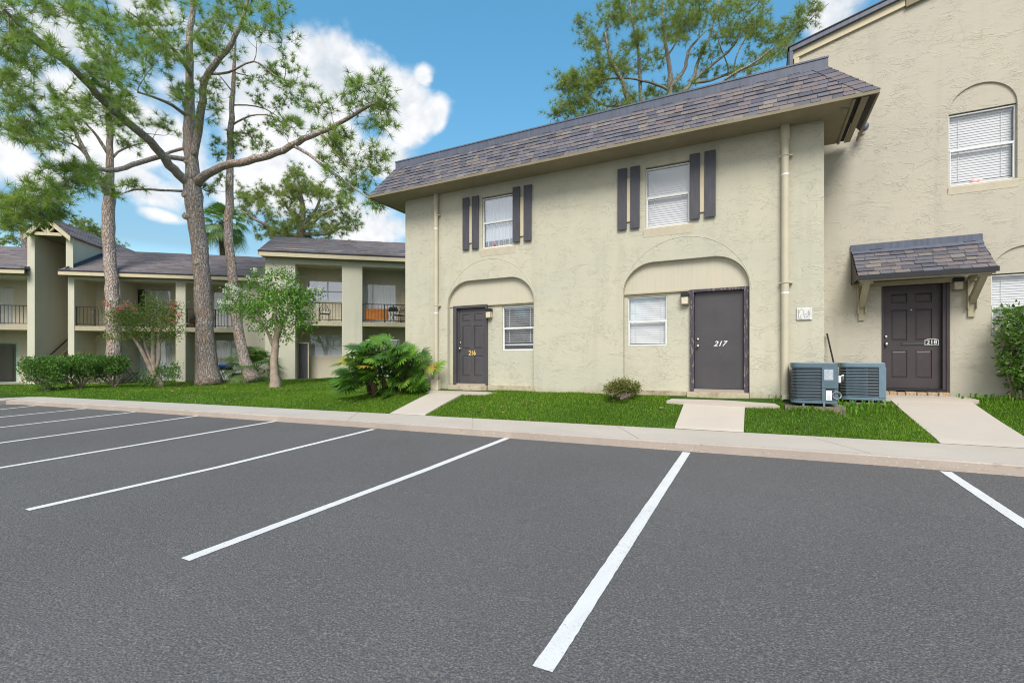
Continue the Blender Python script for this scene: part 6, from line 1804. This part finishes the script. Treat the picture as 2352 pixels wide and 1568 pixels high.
# ---- fan palms
def fan(C, d, up, L, n, V, Fs, Rn, g, spread=2.5, droop=.35):
    d = d.normalized(); s = d.cross(up).normalized(); nn = s.cross(d).normalized()
    r0 = g.random()
    for k in range(n):
        a = (k / (n - 1) - .5) * spread; dd = d * math.cos(a) + s * math.sin(a); wv = s * math.cos(a) - d * math.sin(a)
        l = L * (.8 + .2 * math.cos(a)) * g.uniform(.9, 1.06); b = len(V); w = .018 * L / .8
        m = C + dd * l * .5 + nn * .03; t = C + dd * l - Vector((0, 0, droop * l * l)) + nn * g.uniform(-.05, .05)
        V += [tuple(C), tuple(m - wv * w * 1.2), tuple(t), tuple(m + wv * w * 1.2)]; Fs.append((b, b + 1, b + 2, b + 3)); Rn.append(min(1, max(0, r0 * .7 + g.uniform(0, .3))))


def palm(name, label, base, crown_pt, trunk_r, nf, stalk, L, seed, cone=(-.5, 1.1), group=None):
    g = random.Random(seed); t = thing(name, label, 'palm', base, 0, group)
    tr = MB(); tr.tube([base, base.lerp(crown_pt, .5) + Vector((.03, 0, 0)), crown_pt], [trunk_r * 1.15, trunk_r, trunk_r * 1.1], 10, True, .5, .25); tr.build('trunk', MAT['stem_brown'], t)
    V, Fs, Rn = [], [], []; st = MB()
    for k in range(nf):
        az = k * 2.399 + g.uniform(-.3, .3); el = cone[0] + (cone[1] - cone[0]) * ((k + .5) / nf)
        d = Vector((math.cos(az) * math.cos(el), math.sin(az) * math.cos(el), math.sin(el)))
        e = crown_pt + d * stalk * g.uniform(.75, 1.1) - Vector((0, 0, .12 * stalk))
        st.tube([crown_pt, crown_pt.lerp(e, .5) + Vector((0, 0, .06 * stalk)), e], [.014, .011, .008], 5, False)
        fan(e, d - Vector((0, 0, .25)), Vector((0, 0, 1)) + d * .3, L * g.uniform(.85, 1.1), 26, V, Fs, Rn, g)
    st.build('leaf_stalks', MAT['stem_green'], t); place('fronds', V, Fs, MAT['frond'], t, rnd=Rn)


pz = at(585, 850, 22.2); pbz = at(590, 874, 22.2)
palm('fan_palm', 'low trunkless fan palm in the corner between the thin pine and the balcony building', pbz, pz, .12, 26, .75, .95, 3, (-.35, 1.35))
palm('cabbage_palm', 'tall cabbage palm rising behind the low roof between two pine trunks', at(516, 850, 33), at(512, 512, 33), .2, 34, .95, 1.15, 9, (-.95, 1.25))


# ---- small shrubs
def ball_shrub(name, label, px, py, rx, ry, t0, seed, n, mat, per, L, W, sp, dry=None, foot=None):
    limbs = [([(px + q * rx * .2, foot or py + ry, 0), (px + q * rx * .45, py + ry * .3, 0), (px + q * rx * .6, py - ry * .2, (q % 2) * .1)], [.014, .01, .006]) for q in (-1.2, -.5, 0, .5, 1.2)]
    tr, tw, cl = skeleton(limbs, [(px, py, rx, ry, n, 0, rx * t0 / F * .8)], t0, seed, twig_r=.004, step=.1, sides=5, droop=0)
    t = thing(name, label, 'shrub', at(px, foot or py + ry, t0)); tr.build('stems', MAT['twig'], t); tw.build('branches', MAT['twig'], t)
    V, Fa, r = scatter_leaves([tuple(c) for c, d in cl], per, sp, L, W, (0, -.2, .5)); place('foliage', V, Fa, MAT[mat], t, rnd=r)
    return t


ball_shrub('round_shrub', 'small clipped olive green shrub against the wall between the two arched alcoves', 1429, 890, 39, 16, 10.05, 5, 150, 'leaf_olive', 22, .036, .022, .035, foot=916)
_, tw, cl = skeleton([([(1425, 916, -.1), (1412, 902, -.1)], [.01, .006])], [(1425, 905, 32, 8, 40, -.1, .1)], 9.85, 8, twig_r=.0045, step=.06)
dt_ = thing('dry_twigs', 'dead brown twigs low in front of the small clipped olive shrub', 'twigs', at(1425, 915, 9.75)); tw.build('twigs', MAT['twig'], dt_)
# big oval leaved shrub at the right edge
rt_ = thing('oval_leaf_shrub', 'dense bright green shrub with oval leaves under the right hand window', 'shrub', at(2345, 912, 8.45))
limbs = [([(2335 + q * 7, 912, 0), (2325 + q * 10, 860, q * .05), (2330 + q * 16, 790, q * .08)], [.022, .017, .008]) for q in (-1, 0, 1, 2.5, 4)]
tr, tw, cl = skeleton(limbs, [(2345, 760, 50, 46, 110, 0, .38), (2400, 770, 60, 66, 110, 0, .42), (2335, 810, 38, 40, 80, 0, .34), (2380, 840, 60, 40, 80, 0, .36), (2338, 850, 26, 26, 38, 0, .25), (2345, 885, 16, 14, 12, 0, .15), (2320, 722, 22, 10, 12, 0, .2), (2400, 880, 50, 22, 30, 0, .3)], 8.45, 17, twig_r=.006, step=.1, sides=6, droop=0)
tr.build('stems', MAT['twig'], rt_); tw.build('branches', MAT['twig'], rt_)
V, Fa, r = scatter_leaves([tuple(c) for c, d in cl], 11, .055, .085, .042, (-.1, -.5, .1)); place('foliage', V, Fa, MAT['leaf_right'], rt_, rnd=r)

# weeds round the condensers and at the wall foot
def weeds(label, pts, n, h, seed, mat='leaf_crape', lw_=.014):
    g = random.Random(seed); V, Fs, Rn = [], [], []
    for (x, y, rx, ry) in pts:
        for _ in range(n):
            px, py = x + g.gauss(0, rx), y + g.gauss(0, ry); z = float(lawn_z(px, py)); hh = h * g.uniform(.5, 1.2); a = g.uniform(0, 6.28); lean = g.uniform(.15, .75) * hh
            d = Vector((math.cos(a) * lean, math.sin(a) * lean, 0)); s = Vector((-math.sin(a), math.cos(a), 0)) * lw_ * g.uniform(.6, 1.3)
            p0 = Vector((px, py, z)); p1 = p0 + d * .4 + Vector((0, 0, hh * .75)); p2 = p0 + d + Vector((0, 0, hh * .85)); b = len(V)
            V += [tuple(p0 - s * .5), tuple(p0 + s * .5), tuple(p1 + s), tuple(p1 - s), tuple(p2)]
            Fs += [(b, b + 1, b + 2, b + 3), (b + 3, b + 2, b + 4)]; r = g.random(); Rn += [r, r]
    o = place('weeds', V, Fs, MAT[mat], None, (pts[0][0], pts[0][1], float(lawn_z(pts[0][0], pts[0][1]))), Rn)
    return tag(o, label, 'weeds')


weeds('tangle of tall weeds between the two air conditioners', [(1.38, 10.2, .12, .18), (1.60, 10.55, .20, .12), (1.85, 10.74, .15, .05)], 40, .14, 3)
weeds('short scruffy grass tufts in front of the mossy concrete pad', [(.65, 9.62, .16, .03), (1.1, 9.6, .16, .03)], 60, .085, 14, 'grass', .007)
weeds('few pale weeds sprouting by the downpipe boot', [(.36, 10.2, .08, .08), (.66, 9.62, .08, .03)], 16, .10, 4)
weeds('dark weeds along the wall foot under the right hand window', [(3.7, 11.45, .3, .1), (4.4, 11.4, .4, .15)], 60, .12, 5)
weeds('thin weeds and leaf litter at the wall corner beside the philodendron', [(-8.2, 10.2, .25, .08)], 40, .16, 6, 'leaf_olive')

# ---- mown grass
def blades():
    P = []
    def ok(x, y):
        m = y > bk(x) + .01
        m &= ~((x > np.interp(y, [8.4, 9.9], [-7.48, -7.43])) & (x < np.interp(y, [8.4, 9.9], [-6.51, -6.44])) & (y < 9.95))
        m &= ~((x > -7.75) & (x < -5.75) & (y > 9.92) & (y < 10.4))
        m &= ~((x > -1.31) & (x < -.19) & (y < 9.9)); m &= ~((x > -1.6) & (x < .36) & (y > 9.8) & (y < 10.4))
        m &= ~((x > np.interp(y, [9, 11.15], [2.35, 2.21])) & (x < np.interp(y, [9, 11.15], [3.43, 3.37])) & (y < 11.2)); m &= ~((x > 2.05) & (x < 3.45) & (y > 11.1))
        m &= ~((x > XL - .0) & (x < XR) & (y > 10.36)); m &= ~((x >= XR) & (y > 11.72))
        m &= ~((x > .42) & (x < 1.36) & (y > 9.69) & (y < 10.4)); m &= ~((x > 1.36) & (x < 2.14) & (y > 10.86) & (y < 11.6))
        # keep clear of the balcony buildings
        rx_, ry_ = x - OO.x, y - OO.y; s = rx_ * ex.x + ry_ * ex.y; d = rx_ * ed.x + ry_ * ed.y
        m &= ~((s > SA0 - .1) & (d > -.02)); m &= ~((s <= SA0) & (d > BP + .0))
        for (cx, cy, cr) in ((at(480, 879, T1).x, at(480, 879, T1).y, .85), (at(633, 894, TC).x, at(633, 894, TC).y, .34)):
            m &= (np.hypot(x - cx, y - cy) > cr * nr.uniform(.7, 1.1, len(x)))
        return m
    out = []
    for (x0, x1, y0, y1, dens) in ((-8.6, 6, 8.2, 11.8, 3000), (-13, -8.6, 7.8, 14, 1500), (-20, -8.6, 7, 24, 520), (-29, -20, 2, 16, 420)):
        n = int((x1 - x0) * (y1 - y0) * dens)
        x, y = nr.uniform(x0, x1, n), nr.uniform(y0, y1, n)
        if x0 == -20: keep = ~((x > -13) & (y < 14)); x, y = x[keep], y[keep]
        k = ok(x, y); x, y = x[k], y[k]
        far = 1.0 if dens > 2000 else 1.25 if dens > 1000 else 1.7
        out.append(np.stack([x, y, lawn_z(x, y), np.full(len(x), far)], 1))
    A = np.concatenate(out); m = len(A)
    h = nr.uniform(.02, .048, m) * (.75 + .5 * (np.sin(A[:, 0] * 3.1) * np.sin(A[:, 1] * 2.7) + 1) / 2)
    a = nr.uniform(0, 6.283, m); w_ = nr.uniform(.004, .008, m) * A[:, 3]; lean = h * nr.uniform(.1, .9, m)
    base = A[:, :3] - np.array([0, 0, .006]); s = np.stack([-np.sin(a), np.cos(a), 0 * a], 1) * w_[:, None]
    tip = base + np.stack([np.cos(a) * lean, np.sin(a) * lean, h], 1)
    V = np.stack([base - s, base + s, tip], 1).reshape(-1, 3)
    patch = .5 + .28 * np.sin(A[:, 0] * 1.3 + 2 * np.sin(A[:, 1] * .9)) * np.sin(A[:, 1] * 1.7 + A[:, 0] * .4)
    r = np.clip(patch * .6 + nr.random(m) * .5 - .05, 0, 1)
    o = place('grass', V, np.arange(3 * m).reshape(-1, 3), MAT['grass'], None, (-8, 10, -1), r)
    tag(o, 'short bright green mown grass', 'grass', kind='stuff')


blades()
# fallen pine needles and leaves lying in the grass and along the kerb
lx = np.concatenate([nr.normal(at(480, 879, T1).x, 2.6, 260), nr.uniform(-19, -9, 160), nr.uniform(-6, 6, 110)])
ly = np.concatenate([nr.normal(at(480, 879, T1).y, 1.8, 260), bk(lx[260:420]) + nr.uniform(.1, 5, 160), bk(lx[420:]) + nr.uniform(.05, 1.2, 110)])
lk = (ly > bk(lx) + .05) & ~((lx > 2.0) & (lx < 3.6)) & ~((lx > -1.7) & (lx < .45)) & ~((lx > -7.8) & (lx < -5.5))
lx, ly = lx[lk], ly[lk]; lc = np.stack([lx, ly, lawn_z(lx, ly) + .035], 1)
ldir = nr.normal(size=(len(lc), 3)) * np.array([1, 1, .25])
V, Fa = leaf_quads(lc, ldir, nr.uniform(.05, .12, len(lc)), nr.uniform(.02, .045, len(lc)))
tag(place('fallen_leaves', V, Fa, MAT['dead_leaf'], None, (-15, 12, -1), nr.random(len(lc))), 'brown fallen leaves and pine needles scattered on the grass', 'leaves', kind='stuff')
SKY_SAT, SKY_VAL, SKY_HUE, SKY_STR, CLOUD_W = 1.22, 1.22, .481, .15, 2.7
SUN_E, SUN_ANG, EXPO = 1.5, 28, 1.33
VC, VK = .38, 1.6
HORIZON = [(0, (.07, .06, .06)), (.1, (.22, .175, .16)), (.2, (.44, .345, .31)), (.3, (.54, .44, .40)), (.45, (.54, .51, .48)), (.7, (.6, .6, .57)), (1, (.7, .7, .66))]
CLOUDS = [(780, 185, 140, 95, 1.1), (890, 205, 100, 65, 1.1), (985, 228, 55, 32, 1), (958, 150, 30, 22, .7), (740, 280, 150, 90, 1), (880, 318, 85, 48, 1), (600, 270, 200, 140, 1.0), (620, 400, 170, 85, 1.0), (300, 300, 240, 100, .85), (330, 432, 115, 45, 1.1), (50, 410, 120, 60, 1.1),
          (395, 490, 42, 18, .8), (850, 490, 170, 70, .85), (900, 540, 120, 50, .8), (100, 60, 150, 50, .8), (330, 20, 150, 45, .8), (1925, 15, 70, 60, 1), (200, 380, 190, 50, .7), (150, 200, 130, 80, .5), (480, 160, 120, 60, .5)]

# ================================================================== LIGHT, SKY, CAMERA
w = bpy.data.worlds.new('World'); SC.world = w; w.use_nodes = True
t = w.node_tree; t.nodes.clear()
def N(typ, **kw):
    nd = t.nodes.new(typ)
    for k, v in kw.items(): setattr(nd, k, v)
    return nd
def M_(op, a, b=None, c=None, clamp=False):
    nd = N('ShaderNodeMath', operation=op); nd.use_clamp = clamp
    for k, v in enumerate((a, b, c)):
        if v is None: continue
        if hasattr(v, 'is_linked'): t.links.new(v, nd.inputs[k])
        else: nd.inputs[k].default_value = v
    return nd.outputs[0]
def V_(op, a, b=None):
    nd = N('ShaderNodeVectorMath', operation=op)
    for k, v in enumerate((a, b)):
        if v is None: continue
        if hasattr(v, 'is_linked'): t.links.new(v, nd.inputs[k])
        else: nd.inputs[k].default_value = v
    return nd
SUN_EL, SUN_AZ = R(46), R(155)      # azimuth of the sun measured clockwise from +y
sky = N('ShaderNodeTexSky'); sky.sky_type = 'NISHITA'; sky.sun_disc = False
sky.sun_elevation = SUN_EL; sky.sun_rotation = SUN_AZ; sky.air_density = 1.0; sky.dust_density = .3; sky.ozone_density = 2.2
hs = N('ShaderNodeHueSaturation'); hs.inputs['Saturation'].default_value = SKY_SAT; hs.inputs['Value'].default_value = SKY_VAL; hs.inputs['Hue'].default_value = SKY_HUE
t.links.new(sky.outputs[0], hs.inputs['Color'])
tc0 = N('ShaderNodeTexCoord'); sp0 = N('ShaderNodeSeparateXYZ'); t.links.new(tc0.outputs['Generated'], sp0.inputs[0])
thin = N('ShaderNodeValToRGB'); cr_ = thin.color_ramp
for pos_, val_ in HORIZON:
    e_ = cr_.elements.new(pos_) if pos_ not in (0, 1) else cr_.elements[pos_]
    e_.color = (*val_, 1)
t.links.new(sp0.outputs['Z'], thin.inputs['Fac'])
hm = N('ShaderNodeMix', data_type='RGBA', blend_type='MULTIPLY'); hm.inputs[0].default_value = 1; t.links.new(hs.outputs[0], hm.inputs[6]); t.links.new(thin.outputs[0], hm.inputs[7])
tc = N('ShaderNodeTexCoord'); G = tc.outputs['Generated']
def noise(scale, detail, rough, dist=0.0, vec=None):
    nd = N('ShaderNodeTexNoise'); nd.inputs['Scale'].default_value = scale; nd.inputs['Detail'].default_value = detail
    nd.inputs['Roughness'].default_value = rough; nd.inputs['Distortion'].default_value = dist
    t.links.new(vec if vec is not None else G, nd.inputs['Vector']); return nd
wob = noise(3.2, 3, .5)
wv = V_('SCALE', V_('SUBTRACT', wob.outputs['Color'], (.5, .5, .5)).outputs[0]); wv.inputs['Scale'].default_value = .16
P = V_('ADD', G, wv.outputs[0]).outputs[0]
body, low = None, None
for (px, py, rx, ry, s) in CLOUDS:
    c = at(px, py, 1.0).normalized(); k = 1 / at(px, py, 1).length
    d = V_('SUBTRACT', P, tuple(c)).outputs[0]
    e = V_('MULTIPLY', d, (F / rx / k, F / rx / k, F / ry / k)).outputs[0]
    ln = V_('LENGTH', e).outputs['Value']
    v = M_('MULTIPLY', M_('SUBTRACT', 1.0, ln), s)
    body = v if body is None else M_('MAXIMUM', body, v)
# added unseen cloud deck behind the camera, thickened for soft fill light
sep = N('ShaderNodeSeparateXYZ'); t.links.new(G, sep.inputs[0])
ycut = M_('MULTIPLY', M_('SUBTRACT', .05, sep.outputs['Y']), 3.0, clamp=True)
mp = N('ShaderNodeMapping'); mp.inputs['Scale'].default_value = (1, 1, 2.2); t.links.new(G, mp.inputs[0])
rest = M_('ADD', M_('MULTIPLY', M_('SUBTRACT', noise(2.1, 5, .55, .3, mp.outputs[0]).outputs['Fac'], .30), 4.0), M_('MULTIPLY', M_('SUBTRACT', ycut, 1.0), 4.0))
body = M_('MAXIMUM', body, rest)
fb = noise(9.0, 10, .60, .25)
def vor(vec):
    nd = N('ShaderNodeTexVoronoi', feature='F1'); nd.inputs['Scale'].default_value = 11; nd.inputs['Detail'].default_value = 2; nd.inputs['Roughness'].default_value = .5; nd.inputs['Lacunarity'].default_value = 2.3; nd.normalize = True
    t.links.new(vec, nd.inputs['Vector']); return nd.outputs['Distance']
wv2 = V_('SCALE', V_('SUBTRACT', noise(14, 4, .6).outputs['Color'], (.5, .5, .5)).outputs[0]); wv2.inputs['Scale'].default_value = .05
G2 = V_('ADD', G, wv2.outputs[0]).outputs[0]; GU = V_('ADD', G2, (0, 0, .03)).outputs[0]
v0, v1 = vor(G2), vor(GU)
dens = M_('ADD', body, M_('ADD', M_('MULTIPLY', M_('SUBTRACT', fb.outputs['Fac'], .52), 1.3), M_('MULTIPLY', M_('SUBTRACT', VC, v0), VK)))
cov = N('ShaderNodeMapRange'); cov.interpolation_type = 'SMOOTHSTEP'; t.links.new(dens, cov.inputs[0])
cov.inputs[1].default_value = -.02; cov.inputs[2].default_value = .55; cov.inputs[3].default_value = 0; cov.inputs[4].default_value = .97
# shading: rounded tops are white, thick undersides greyer
up = V_('ADD', G, (0, 0, .035)).outputs[0]
fbu = noise(9.0, 10, .60, .25, up)
shade = M_('ADD', M_('ADD', M_('MULTIPLY', M_('SUBTRACT', v0, v1), 2.2), M_('MULTIPLY', M_('SUBTRACT', fbu.outputs['Fac'], fb.outputs['Fac']), 2.5)), M_('MULTIPLY', M_('SUBTRACT', noise(4.5, 4, .5).outputs['Fac'], .46), 2.4))
sr = N('ShaderNodeMapRange'); t.links.new(shade, sr.inputs[0]); sr.inputs[1].default_value = -.1; sr.inputs[2].default_value = .75
sr.inputs[3].default_value = 0; sr.inputs[4].default_value = 1
cm = N('ShaderNodeMix', data_type='RGBA'); t.links.new(sr.outputs[0], cm.inputs[0])
cm.inputs[6].default_value = (CLOUD_W, CLOUD_W, CLOUD_W * 1.01, 1); cm.inputs[7].default_value = (CLOUD_W * .66, CLOUD_W * .73, CLOUD_W * .80, 1)
mx = N('ShaderNodeMix', data_type='RGBA'); t.links.new(cov.outputs[0], mx.inputs[0]); t.links.new(hm.outputs[2], mx.inputs[6]); t.links.new(cm.outputs[2], mx.inputs[7])
bg = N('ShaderNodeBackground'); bg.inputs['Strength'].default_value = SKY_STR; t.links.new(mx.outputs[2], bg.inputs['Color'])
ow = N('ShaderNodeOutputWorld'); t.links.new(bg.outputs[0], ow.inputs[0])
w.cycles.sampling_method = 'MANUAL'; w.cycles.sample_map_resolution = 512

ld = bpy.data.lights.new('sun', 'SUN'); ld.energy = SUN_E; ld.angle = R(SUN_ANG); ld.color = (1, .95, .87)
so_ = link(bpy.data.objects.new('sun', ld))
sd = Vector((math.sin(SUN_AZ) * math.cos(SUN_EL), math.cos(SUN_AZ) * math.cos(SUN_EL), math.sin(SUN_EL)))
so_.rotation_euler = (-sd).to_track_quat('-Z', 'Y').to_euler(); so_.location = (0, -8, 20)

cam = bpy.data.cameras.new('camera'); co = link(bpy.data.objects.new('camera', cam))
cam.sensor_fit = 'HORIZONTAL'; cam.sensor_width = 36; cam.lens = 36 * F / 2352; cam.shift_y = (HY - 784) / 2352 * 1.0
cam.clip_start = .05; cam.clip_end = 1500
co.location = (0, 0, 0); co.rotation_euler = (R(90), 0, TH)
SC.camera = co
SC.view_settings.view_transform = 'Standard'; SC.view_settings.look = 'None'; SC.view_settings.gamma = 1
SC.view_settings.use_curve_mapping = False; SC.view_settings.exposure = EXPO
SC.render.engine = 'CYCLES'; SC.cycles.pixel_filter_type = 'BLACKMAN_HARRIS'; SC.cycles.filter_width = 1.1
SC.cycles.max_bounces = 8; SC.cycles.diffuse_bounces = 5; SC.cycles.glossy_bounces = 3; SC.cycles.transparent_max_bounces = 10; SC.cycles.transmission_bounces = 3
SC.cycles.caustics_reflective = False; SC.cycles.caustics_refractive = False
SC.cycles.use_denoising = True
